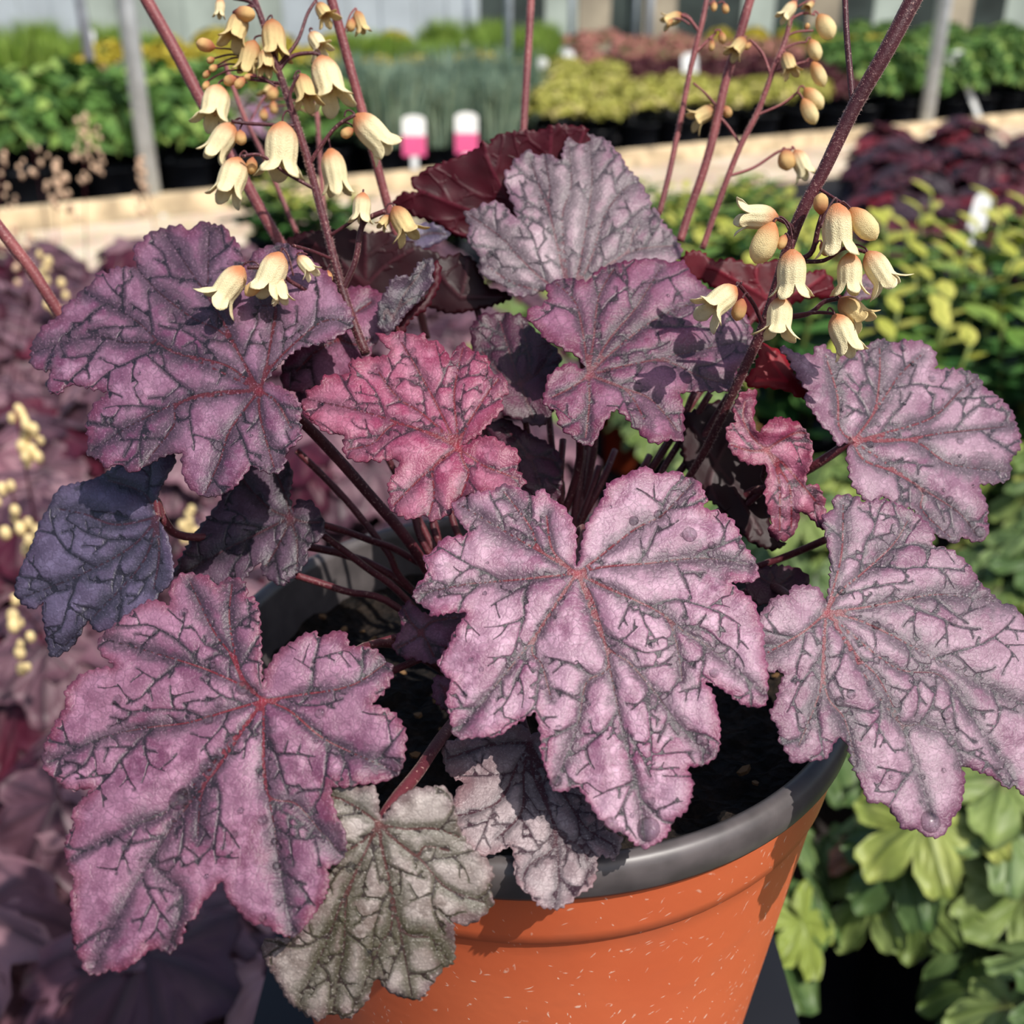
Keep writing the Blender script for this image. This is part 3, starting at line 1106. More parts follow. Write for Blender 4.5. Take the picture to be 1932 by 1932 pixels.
# left side
make_leaf('L4', '''A 1385 880 1410 840 1470 770 1560 710 1680 680 1760 645 1810 610 1835 590 1830 520 1770 430 1720 340 1650 270 1560 200 1470 160 1390 180 1320 210 1290 275 1262 230 1240 160 1200 120 1170 75 1110 65 1065 48 1020 65 995 95
 960 80 925 68 870 80 800 100 755 120 750 150 700 170 700 240 715 290 660 285 580 295 560 320 510 310 480 370 420 410 390 450 330 490 310 540 240 580 200 630 170 680 160 740 165 800 215 820 265 830 245 880 250 930
 310 945 340 910 385 900 460 915 560 940 500 990 460 1060 450 1120 460 1200 455 1260 520 1290 545 1330 620 1310 660 1345 690 1355 780 1310 850 1270 945 1255 945 1310 960 1390 990 1440 1040 1470 1080 1480 1150 1470 1220 1430
 1270 1370 1310 1320 1350 1340 1440 1360 1480 1320 1490 1250 1540 1200 1570 1160 1560 1090 1570 1020 1530 960 1440 900 1395 890''', 'A 1352 930',
 ['A 1290 830 1180 600 1080 440 1000 320 860 110', 'A 1100 460 1085 330 1090 90', 'A 1200 810 1040 760 880 720 700 560 440 420', 'A 850 700 650 680 480 650 180 730', 'A 1150 935 980 970 720 1090 480 1240', 'A 1280 1020 1190 1150 1150 1280 1070 1460',
 'A 1350 1030 1370 1130 1430 1340', 'A 1440 990 1520 1130', 'A 1385 820 1420 600 1440 450 1460 180', 'A 1420 800 1560 660 1680 570 1800 560', 'A 1440 520 1360 480 1340 300', 'A 950 990 900 1120 760 1300', 'A 1180 650 1000 550 830 420 720 300'],
 .362, -.12, .55, .008, (T_UP, UR), 6, drops=12, label='large dark violet leaf at the upper left of the plant')
make_leaf('L11', '''P 330 862 316 896 300 925 295 958 303 987 318 1016 325 1060 326 1085 317 1105 300 1120 284 1150 255 1190 224 1185 182 1191 165 1170 149 1200 130 1224 98 1240 91 1224 84 1186 79 1149 84 1133 60 1149 33 1130 28 1107 42 1065 61 1023
 75 985 90 960 102 935 120 917 180 902 230 870 280 830''', 'P 297 975', ['P 250 1030 150 1085 50 1125', 'P 220 990 160 970 110 960', 'P 270 1060 180 1160 105 1235', 'P 270 930 200 905', 'P 300 1050 290 1110'],
 .372, -.25, .35, .010, (T_DARK, UR), 7, sp=14, tooth=3, label='slate-violet leaf in the shade at the far left')
make_leaf('L12', '''P 548 940 545 930 552 900 540 870 500 850 460 860 430 920 400 965 372 1000 350 1035 330 1075 322 1095 345 1115 400 1120 450 1100 489 1060 494 1079 508 1093 533 1105 554 1088 578 1060 582 1032 606 1015 612 990 600 960 585 945 560 945 553 968''',
 'P 547 976', ['P 500 1000 420 1040 340 1085', 'P 510 960 470 920 450 890', 'P 530 1020 500 1070', 'P 560 1020 560 1080', 'P 575 985 605 985', 'P 540 940 520 890'], .388, -.1, .45, .004, (T_PLUM_SHADE, UR), 8, sp=13, label='slate-violet leaf in the shade left of the centre')
# centre
make_leaf('L5', '''B 1060 930 1110 900 1170 890 1220 910 1260 940 1300 950 1320 990 1330 1020 1310 1060 1340 1100 1355 1140 1300 1170 1240 1190 1180 1200 1100 1190 1040 1200 980 1240 970 1290 930 1310 890 1330 860 1325 830 1300 770 1320
 720 1310 660 1280 640 1240 650 1180 640 1150 660 1100 690 1050 700 1020 630 1010 590 1025 560 1010 500 1025 430 1000 405 960 410 890 360 880 300 860 270 830 230 790 190 720 215 690 215 655 290 620 300 580 360 570 435 565
 440 500 500 485 560 480 620 470 660 450 620 410 578 352 640 365 680 345 720 350 780 365 830 360 850 400 890 390 930 430 950 460 965 485 990 440 1030 405 1070 440 1110 460 1160 490 1180 560 1230 570 1255 600 1265 660 1230 700
 1240 740 1200 790 1150 840 1110 885 1060 915 1025 935''', 'B 1005 948', ['B 900 890 790 850 500 760 220 700', 'B 930 870 800 760 690 690 580 540', 'B 960 860 880 700 780 520 690 370', 'B 1000 850 985 680 1010 520 1035 420', 'B 1050 840 1150 680 1220 590',
 'B 930 1010 820 1100 660 1260', 'B 1040 1040 1060 1090 1010 1230', 'B 1130 1040 1230 1080 1330 1120', 'B 880 1050 880 1200 850 1310', 'B 700 830 560 930 430 960'],
 .352, -.03, .5, .003, (T_PINK, UR), 9, sp=13, drops=12, label='small bright pink leaf in the middle of the plant')
make_leaf('L6', '''P 1103 692 1090 672 1060 655 1030 640 1015 620 995 600 1000 580 1020 577 1035 560 1030 545 1045 530 1075 525 1110 530 1120 515 1150 500 1200 490 1240 488 1265 495 1290 492 1300 510 1330 540 1355 555 1395 580 1415 610 1420 640
 1410 670 1395 690 1375 735 1330 737 1285 742 1290 770 1288 830 1270 828 1235 836 1205 815 1180 785 1162 772 1145 790 1120 835 1100 838 1075 820 1055 800 1050 775 1025 760 1030 730 1035 710 1060 690 1080 685 1098 698''', 'P 1110 708',
 ['P 1150 640 1200 580 1250 500', 'P 1100 630 1085 570 1050 535', 'P 1160 660 1240 600 1340 560', 'P 1180 690 1300 665 1410 640', 'P 1170 730 1230 755 1280 815', 'P 1112 760 1105 825', 'P 1080 730 1040 750', 'P 1120 640 1130 560 1160 505', 'P 1180 735 1215 790', 'P 1240 680 1320 710 1370 725'],
 .378, .08, .55, .004, (T_MAG, UR), 10, sp=13, drops=4, label='magenta-violet leaf above the centre of the plant')
make_leaf('L7', '''H 1170 1640 1100 1660 1020 1675 960 1660 930 1620 870 1590 800 1560 790 1480 760 1420 720 1370 715 1320 730 1290 705 1240 700 1200 760 1180 820 1150 890 1145 940 1180 990 1240 970 1150 940 1080 930 1040 925 970 960 960 970 910
 1010 890 1030 860 1070 855 1110 880 1160 870 1210 890 1240 912 1255 860 1280 780 1330 790 1370 755 1440 770 1510 800 1550 850 1590 890 1620 950 1680 1010 1720 1080 1755 1150 1740 1200 1700 1250 1688 1272 1740 1210 1780 1180 1820 1260
 1870 1310 1910 1380 1932 1420 1900 1470 1840 1520 1700 1600 1500 1690 1350 1750 1250 1720''', 'H 1290 1670', ['H 1150 1590 1000 1450 900 1340 730 1220', 'H 1250 1520 1190 1250 1130 1080 1060 880', 'H 1180 1200 1180 1050 1150 890', 'H 1340 1540 1390 1250 1420 1000 1400 780',
 'H 1400 1500 1500 1200 1650 1020', 'H 1450 1540 1650 1420 1880 1390', 'H 1100 1640 950 1590 820 1500', 'H 1250 1250 1300 1050 1290 830', 'H 1600 1440 1650 1330 1700 1260'],
 .425, .02, .3, .008, (T_PALE, UR), 11, sp=15, drops=14, label='pale grey-pink leaf standing at the top of the plant')
make_leaf('L8', '''H 1390 722 1330 715 1270 705 1190 710 1120 740 1070 738 1000 742 940 750 890 760 860 780 830 822 805 790 780 830 700 870 600 910 500 950 430 990 390 1030 430 1085 350 1090 290 1150 350 1190 420 1230 500 1250 570 1290 630 1330 700 1350
 850 1420 1000 1500 1300 1500 1450 1250 1480 950 1400 780''', 'H 1100 1330', ['H 960 1150 850 950 805 800', 'H 900 1250 700 1180 400 1060', 'H 1150 1100 1180 900 1190 720', 'H 1250 1150 1320 900 1380 730', 'H 900 1330 700 1330 600 1290'],
 .462, .0, -.25, .0, (T_UP, U_RED), 12, flip=True, sp=17, wave=2.0, label='burgundy underside of a tall leaf at the back of the plant')
# right side
make_leaf('L9', '''C 1035 640 980 660 945 640 930 600 880 560 850 510 800 440 790 400 810 385 770 330 730 260 700 200 660 160 690 148 740 180 830 190 850 150 890 140 920 170 970 190 1050 180 1110 150 1150 120 1200 110 1250 130 1310 115 1380 120 1430 140
 1470 180 1475 240 1470 265 1520 265 1600 265 1650 280 1700 310 1725 360 1770 390 1810 420 1840 450 1880 500 1890 550 1910 600 1915 660 1890 710 1860 740 1865 800 1840 850 1780 860 1700 870 1720 920 1745 990 1740 1050 1750 1100
 1730 1150 1680 1165 1610 1140 1580 1175 1520 1150 1450 1110 1400 1050 1350 990 1280 980 1200 930 1140 970 1080 920 1040 860 1020 780 1010 700''', 'C 1042 640',
 ['C 970 570 960 400 900 200', 'C 1120 540 1200 420 1290 290 1400 190', 'C 1200 600 1450 520 1600 380 1690 320', 'C 1250 640 1500 600 1700 580 1880 560', 'C 1100 740 1250 800 1420 900 1600 1020 1690 1140', 'C 1350 640 1550 760 1850 800', 'C 1150 490 1180 300 1180 150', 'C 1380 880 1400 1000 1560 1150'],
 .372, .28, .45, .006, (T_RIGHT, UR), 13, drops=40, label='mauve leaf with many water drops at the upper right')
make_leaf('L10', '''C 520 372 470 390 440 420 420 480 430 540 385 570 390 640 420 710 500 760 590 770 588 860 585 920 600 1000 620 1060 600 1120 640 1150 690 1160 735 1120 760 1060 770 1010 830 1050 885 1105 900 1020 890 940 860 872 795 868 800 820 820 760 832 690
 815 620 790 580 760 550 720 530 650 515 600 540 560 590 545 600 525 540 530 470 540 400''', 'C 590 690', ['C 520 620 470 530 480 430', 'C 640 780 660 900 660 1120', 'C 680 760 760 850 870 980', 'C 660 640 740 600 800 600', 'C 500 690 410 660', 'C 700 850 720 960 720 1090'],
 .372, .05, .2, .002, (T_PINK, UR), 14, sp=11, wave=2.2, drops=3, label='small crumpled pink leaf right of the centre')
make_leaf('L9fold', 'C 560 130 600 145 650 165 690 200 740 290 810 400 780 420 700 380 600 362 520 362 480 330 500 290 540 235', 'C 700 330', ['C 650 270 590 170', 'C 620 320 520 330'],
 .388, .1, .2, .0, (T_RIGHT, leaf_under('glowing_red_underside', (110, 10, 24), (135, 16, 30), 0.35, (190, 10, 28))), 15, flip=True, sp=14, label='red turned-up underside beside the upper right leaf')
# back and inner leaves
make_leaf('L15', 'P 530 700 555 655 610 600 640 552 680 540 715 550 738 575 733 620 705 650 690 685 645 722 590 735 540 735', 'P 640 640', ['P 600 660 560 700', 'P 660 600 700 570', 'P 620 610 640 570', 'P 670 650 700 640'], .398, -.05, .4, .004, (T_MAG, UR), 16, sp=13, label=None)
make_leaf('L16', 'H 480 1462 520 1475 525 1510 512 1560 516 1600 485 1640 445 1695 400 1740 345 1790 305 1850 260 1882 215 1862 203 1800 213 1720 255 1640 280 1590 330 1560 390 1565 430 1500', 'H 290 1800', ['H 360 1660 420 1580 480 1490', 'H 250 1740 240 1820', 'H 330 1740 400 1690'],
 .392, .1, .1, .0, (T_PLUM_SHADE, UR), 17, sp=11, label=None)
make_leaf('L16under', 'H 525 1480 520 1600 460 1700 410 1730 370 1770 310 1860 290 1890 340 1900 400 1800 470 1760 520 1690 560 1600 560 1500', 'H 420 1760', ['H 480 1650 530 1520'], .40, .1, .1, 0, (T_DARK, UR), 18, flip=True, sp=14)
make_leaf('L17a', 'P 530 470 545 450 575 438 610 435 650 431 690 438 730 437 760 448 800 470 830 480 825 510 790 530 770 575 700 575 640 560 590 520', 'P 690 540', ['P 640 490 580 450', 'P 690 490 690 445', 'P 730 500 780 470'], .45, -.05, -.05, 0, (T_UP, U_DARK), 19, flip=True, sp=17, label='dark burgundy underside behind the flower stems')
make_leaf('L17b', 'P 800 500 830 488 857 480 890 487 905 515 920 540 950 550 965 562 930 577 890 586 850 592 805 575 780 540', 'P 870 560', ['P 840 530 820 500', 'P 880 520 880 490', 'P 910 560 950 560'], .44, .05, -.05, 0, (T_UP, U_DARK), 20, flip=True, sp=17)
make_leaf('L17c', 'P 780 430 800 421 826 425 848 440 838 452 815 462 790 470 765 462', 'P 780 450', ['P 810 440 840 442'], .455, 0, .3, 0, (T_DARK, UR), 21, sp=12)
make_leaf('L18', 'B 1070 370 1072 320 1100 285 1130 252 1180 255 1240 245 1300 258 1340 260 1370 300 1440 370 1500 420 1540 480 1515 560 1470 620 1460 720 1500 760 1450 830 1370 822 1280 790 1220 760 1190 700 1150 560 1090 460', 'B 1330 620',
 ['B 1280 480 1220 280', 'B 1260 600 1120 440', 'B 1360 700 1400 800', 'B 1380 520 1330 290', 'B 1420 560 1500 450'], .405, 0, .45, .003, (T_DEEP, UR), 22, sp=13, label='deep maroon leaf in the shade behind the pink leaf')
make_leaf('L19', 'B 1150 850 1190 815 1240 800 1300 830 1380 880 1460 920 1530 980 1545 1100 1525 1220 1460 1250 1400 1200 1340 1130 1310 1000 1240 930', 'B 1380 1000', ['B 1300 900 1230 830', 'B 1440 1000 1520 1020', 'B 1420 1100 1450 1220', 'B 1340 1000 1310 960'], .40, 0, .4, .003, (T_DEEP, UR), 23, sp=13)
make_leaf('L20', 'I -10 1500 20 1430 60 1420 120 1432 180 1480 260 1460 330 1480 400 1500 470 1480 550 1470 620 1500 700 1545 780 1525 840 1570 860 1640 900 1690 850 1700 760 1685 680 1700 610 1725 540 1760 420 1830 330 1760 240 1680 130 1600 60 1570',
 'I 480 1690', ['I 330 1600 150 1500', 'I 420 1590 420 1510', 'I 560 1590 560 1490', 'I 660 1650 800 1560'], .435, .08, -.1, 0, (T_UP, leaf_under('red_underside', (78, 8, 22), (98, 12, 28))), 24, flip=True, sp=17, label='red underside of a back leaf behind the right flower cluster')
make_leaf('L20tip', 'I 1010 1560 1060 1570 1095 1600 1090 1680 1040 1690 980 1700 900 1690 930 1650', 'I 960 1680', ['I 1020 1630 1080 1640'], .43, .1, .3, 0, (T_MAG, UR), 25, sp=13)
make_leaf('L22', 'C 150 520 240 470 340 430 420 440 520 560 610 750 600 900 610 1050 640 1140 690 1175 640 1205 570 1195 500 1160 440 1090 380 1010 280 935 240 880 180 790 140 660', 'C 330 760', ['C 420 880 560 1120', 'C 400 640 500 620', 'C 260 640 200 560', 'C 300 860 330 940'],
 .408, .05, .35, 0, (T_DEEP, U_DARK), 26, flip=True, sp=17, label='very dark red underside deep in the plant on the right')
make_leaf('L23', 'E 150 700 180 690 230 735 290 748 360 742 440 735 470 760 420 800 380 850 340 900 310 960 250 965 200 950 140 942 100 900 112 860 140 800 128 745', 'E 230 830', ['E 280 780 400 760', 'E 180 780 150 720', 'E 260 880 290 950', 'E 180 870 120 900'], .375, 0, .5, .003, (T_MAG, UR), 27, sp=11, label='small magenta leaf low in the shade by the soil')
make_leaf('L23b', 'E 290 1030 330 1030 380 1060 370 1170 350 1190 300 1150 280 1100', 'E 340 1090', ['E 310 1060', 'E 340 1160'], .37, 0, .5, 0, (T_MAG, UR), 28, sp=11)
make_leaf('L24', 'C 480 1360 510 1320 570 1300 640 1288 740 1298 795 1330 818 1362 790 1395 710 1420 620 1470 560 1490 500 1440', 'C 640 1400', ['C 560 1350', 'C 720 1340', 'C 620 1330', 'C 700 1400'], .385, .05, .5, 0, (T_DEEP, UR), 29, sp=12)
make_leaf('L4b', 'P 600 700 640 700 680 690 700 720 690 760 650 790 600 800 570 780 560 740 575 710', 'P 620 760', ['P 640 730 680 710', 'P 600 730 580 720'], .40, 0, .5, 0, (T_MAG, UR), 30, sp=12)

# fat drops seen on the leaves
def drop_at(name, x, y, s, sx=1.0):
    L = LEAVES[name]
    i = int(np.argmin(np.hypot(L['V2'][:, 0] - x, L['V2'][:, 1] - y)))
    add_drop(L['o'], L['co'][i], L['nr'][i], s, sx)

for nm_, x, y, s in (('L3', 1757, 1550, .0033), ('L1', 1298, 1008, .0024), ('L1', 1193, 985, .0016), ('L1', 1340, 1030, .0012), ('L1', 1225, 1562, .0034), ('L1', 1155, 1555, .0022), ('L1', 1170, 1570, .0014), ('L1', 1052, 1470, .0016),
                     ('L2', 460, 1302, .0022), ('L2', 475, 1308, .0017), ('L2', 415, 1325, .0014), ('L2', 390, 1445, .0022), ('L2', 400, 1430, .0014), ('L2', 335, 1508, .0028), ('L2', 345, 1500, .0016), ('L2', 455, 1530, .001), ('L2', 440, 1575, .0012),
                     ('L2', 515, 1590, .001), ('L2', 520, 1635, .0012), ('L2', 400, 1255, .0012), ('L9', 1745, 928, .0016), ('L9', 1728, 915, .0014), ('L9', 1850, 1000, .0022), ('L9', 1835, 990, .0013), ('L9', 1670, 738, .0012), ('L3', 1783, 1348, .0016),
                     ('L7', 1000, 315, .001), ('L7', 1005, 335, .001), ('L7', 1018, 370, .0014), ('L7', 1025, 395, .0012), ('L7', 940, 445, .0012), ('L4', 362, 744, .0014), ('L4', 210, 795, .0013)):
    drop_at(nm_, x, y, s)

# ------------------------------------------------------------------ leaf stalks (children of their leaf) and flower stems
M_PET = stem_mat('petiole_burgundy', (70, 22, 32), (92, 36, 44))
M_STEM = stem_mat('stem_dark_burgundy', (60, 22, 30), (82, 34, 40))
M_STEM_P = stem_mat('stem_rose_brown', (106, 50, 54), (132, 70, 70))
M_HAIR = simple('pale_hair', (214, 176, 168), 0.6, 0.3, var=0.05)
CROWN = Vector((0.0, 0.005, RIM_Z + SOIL_Z + 0.003))
rp = random.Random(11)


def tube3(name, pts, rad, mat, parent, n=8, sub=5):
    c = catmull(pts, sub)
    if hasattr(rad, '__len__'):
        rr_ = np.interp(np.linspace(0, 1, len(c)), np.linspace(0, 1, len(rad)), rad)
    else:
        rr_ = [rad] * len(c)
    m = MB()
    m.tube(c, list(rr_), n)
    o = link(name, m.mesh(name), [mat])
    return o


def petiole(leaf, via, w=0.0016, end=None, z0=None):
    """via: 'x y depth' points from the crown outwards; ends at the joint of the leaf"""
    L = LEAVES[leaf]
    pts = []
    if end is None:
        a = rp.uniform(0, 2 * pi)
        pts.append(CROWN + Vector((0.022 * cos(a), 0.022 * sin(a), 0)))
    for x, y, z in via:
        pts.append(P(x, y, z))
    i = int(np.argmin(np.hypot(L['V2'][:, 0] - L['J'][0], L['V2'][:, 1] - L['J'][1])))
    jp = Vector([float(q) for q in L['co'][i]]) - Vector([float(q) for q in L['nr'][i]]) * (0.0012 if z0 is None else z0)
    pts.append(jp)
    o = tube3('petiole', pts, [w * 1.15, w, w, w * 0.8], M_PET, None)
    o.parent = L['o']
    return o


petiole('L1', [(1085, 1010, .385), (1092, 1060, .355)], .0017)
petiole('L2', [(740, 1215, .385), (620, 1260, .345)], .0016)
petiole('L3', [(1400, 1120, .40), (1500, 1130, .365)], .0016)
petiole('L4', [(800, 1065, .41), (690, 925, .395), (575, 800, .38)], .0022)
petiole('L5', [(960, 960, .40), (890, 880, .375)], .0015)
petiole('L6', [(1075, 940, .415), (1095, 800, .40)], .0016)
petiole('L7', [(1120, 850, .44), (1100, 690, .445)], .0016)
petiole('L9', [(1360, 966, .41), (1448, 922, .395), (1530, 882, .38)], .0019, z0=0.0)
petiole('L10', [(1400, 960, .405), (1440, 900, .385)], .0012)
petiole('L11', [(740, 1085, .42), (500, 1020, .40), (350, 1012, .385), (312, 985, .377), (296, 945, .376)], .0016)
petiole('L12', [(790, 1062, .42), (700, 1020, .41), (610, 990, .395)], .0014)
petiole('L13', [(848, 1373, .345), (790, 1455, .318), (745, 1510, .304)], .0020)
petiole('L14', [(980, 1280, .37)], .0014)
petiole('L8', [(1110, 820, .45), (1110, 600, .47)], .0015)
petiole('L15', [(800, 1000, .43), (680, 760, .415)], .0014)
petiole('L17a', [(860, 900, .44), (760, 640, .455)], .0014)
petiole('L17b', [(905, 780, .445), (905, 600, .447)], .0016)
petiole('L18', [(1010, 900, .42)], .0013)
petiole('L20', [(1230, 880, .43), (1320, 740, .435)], .0015)
petiole('L22', [(1250, 960, .42)], .0013)
petiole('L23', [(900, 1190, .40)], .0013)
petiole('L24', [(1300, 1100, .41)], .0013)
petiole('L16', [(800, 900, .43), (765, 680, .405)], .0012)
# bare leaf stalks in the crown whose blades are hidden
for pts in ([(610, 1010, .400), (690, 1070, .408), (770, 1135, .415)], [(556, 1085, .398), (650, 1115, .403), (755, 1150, .41)], [(560, 850, .41), (650, 940, .412), (730, 1040, .415), (775, 1110, .42)],
            [(780, 970, .41), (830, 1070, .412)], [(815, 985, .41), (850, 1060, .412)], [(850, 965, .415), (880, 1040, .415)], [(1035, 780, .43), (1045, 880, .425), (1055, 960, .42)], [(1062, 830, .42), (1058, 960, .415)],
            [(1100, 850, .42), (1085, 960, .415)], [(1130, 880, .425), (1095, 980, .42)], [(1340, 742, .415), (1260, 870, .42), (1200, 960, .42)], [(1375, 745, .41), (1290, 880, .415), (1220, 960, .42)], [(1310, 740, .42), (1240, 870, .425)],
            [(1558, 1018, .385), (1490, 1047, .395), (1420, 1072, .40), (1330, 1100, .41)], [(1160, 850, .43), (1110, 960, .42)], [(1225, 860, .43), (1180, 940, .425)],
            [(700, 1216, .382), (790, 1190, .39), (860, 1170, .40)], [(720, 1275, .375), (800, 1240, .385), (880, 1210, .40)]):
    o = tube3('petiole', [P(*q) for q in pts] + [CROWN + Vector((rp.uniform(-.02, .02), rp.uniform(-.02, .02), 0))], .0014, M_PET, None)
    child_at(o, plant)


# ------------------------------------------------------------------ flowers
def bell_mesh(r, flare=0.26, openness=1.0):
    nA, nL = 40, 13
    m = MB()
    vs, fs, al = [], [], []
    tilt = [r.uniform(0.7, 1.3) for _ in range(5)]
    ln = [r.uniform(0.88, 1.08) for _ in range(5)]
    prof_t = [0, .06, .14, .25, .4, .55, .68, .78]
    prof_r = [.05, .13, .20, .245, .26, .255, .245, .25]
    for i in range(nL):
        for k in range(nA):
            th = 2 * pi * k / nA
            pe = int(((th + pi / 5) % (2 * pi)) / (2 * pi / 5)) % 5
            ph = ((th + pi / 5) % (2 * pi / 5)) / (2 * pi / 5)
            lobe = max(0.0, sin(pi * ph)) ** 0.6
            s = i / (nL - 1)
            if s <= 0.6:
                t = s / 0.6 * 0.7
                rad = np.interp(t, prof_t, prof_r)
            else:
                q = (s - 0.6) / 0.4
                t = 0.7 + q * 0.30 * lobe * ln[pe]
                rad = 0.246 + flare * openness * tilt[pe] * (q ** 1.6) * lobe - 0.02 * q * (1 - lobe)
            rad *= 1 + 0.05 * cos(10 * th) * min(1, t * 2)
            vs.append((rad * cos(th), rad * sin(th), t))
            al.append(t)
    for i in range(nL - 1):
        for k in range(nA):
            k2 = (k + 1) % nA
            fs.append((i * nA + k, i * nA + k2, (i + 1) * nA + k2, (i + 1) * nA + k))
    m.add(vs, fs)
    # inner skin
    off = len(vs)
    v2 = []
    for (x, y, z) in vs:
        rr_ = max(sqrt(x * x + y * y) - 0.022, 0.01)
        a_ = atan2(y, x)
        v2.append((rr_ * cos(a_), rr_ * sin(a_), z + (0.02 if z < 0.1 else 0)))
    m.add(v2, [f[::-1] for f in fs])
    al += al
    last = (nL - 1) * nA
    m.f += [(last + k, last + (k + 1) % nA, off + last + (k + 1) % nA, off + last + k) for k in range(nA)]
    m.mi += [0] * nA
    m.f.append(tuple(range(nA - 1, -1, -1)))
    m.mi.append(0)
    # stamens just inside the mouth
    for q in range(5):
        a_ = 2 * pi * q / 5 + 0.3
        b0 = len(m.v)
        m.tube([(0.05 * cos(a_), 0.05 * sin(a_), 0.1), (0.09 * cos(a_), 0.09 * sin(a_), 0.62)], [0.012, 0.012], 5)
        m.blob((0.09 * cos(a_), 0.09 * sin(a_), 0.65), 0.04, 6, 4)
        al += [0.25] * (len(m.v) - b0)
    me = m.mesh('bell_flower')
    at_ = me.attributes.new('along', 'FLOAT', 'POINT')
    at_.data.foreach_set('value', al)
    me.polygons.foreach_set('use_smooth', [True] * len(me.polygons))
    return me


def bud_mesh(r, fat=0.27):
    nA, nL = 20, 12
    m = MB()
    vs, al = [], []
    for i in range(nL):
        t = i / (nL - 1)
        base = np.interp(t, [0, .08, .25, .5, .75, .9, 1.0], [.05, .13, fat * .85, fat, fat * .92, fat * .6, .03])
        for k in range(nA):
            th = 2 * pi * k / nA
            rad = base * (1 + 0.07 * cos(5 * th) * t)
            vs.append((rad * cos(th), rad * sin(th), t))
            al.append(t * 0.9)
    fs = []
    for i in range(nL - 1):
        for k in range(nA):
            k2 = (k + 1) % nA
            fs.append((i * nA + k, i * nA + k2, (i + 1) * nA + k2, (i + 1) * nA + k))
    fs.append(tuple(range(nA - 1, -1, -1)))
    fs.append(tuple((nL - 1) * nA + k for k in range(nA)))
    m.add(vs, fs)
    me = m.mesh('flower_bud')
    at_ = me.attributes.new('along', 'FLOAT', 'POINT')
    at_.data.foreach_set('value', al)
    me.polygons.foreach_set('use_smooth', [True] * len(me.polygons))
    return me


rf_ = random.Random(5)
M_CREAM = petal_mat('petal_cream', (246, 232, 188), (200, 126, 86), 0.45)
M_CREAM2 = petal_mat('petal_tan', (232, 208, 150), (176, 110, 74), 0.6)
M_CLOSED = petal_mat('bud_cream', (240, 220, 164), (200, 128, 84), 0.58)
M_BUD = petal_mat('bud_peach', (226, 186, 124), (178, 104, 78), 0.7)
BELLS, BELLS2, BUDS, CLOSED = [], [], [], []
for q in range(4):
    for lst, mt in ((BELLS, M_CREAM), (BELLS2, M_CREAM2)):
        me = bell_mesh(rf_, 0.10 + 0.05 * q, 1.0)
        me.materials.append(mt)
        lst.append(me)
for q in range(3):
    me = bud_mesh(rf_, 0.30 + 0.03 * q)
    me.materials.append(M_BUD)
    BUDS.append(me)
    me = bud_mesh(rf_, 0.26 + 0.01 * q)
    me.materials.append(M_CLOSED)
    CLOSED.append(me)

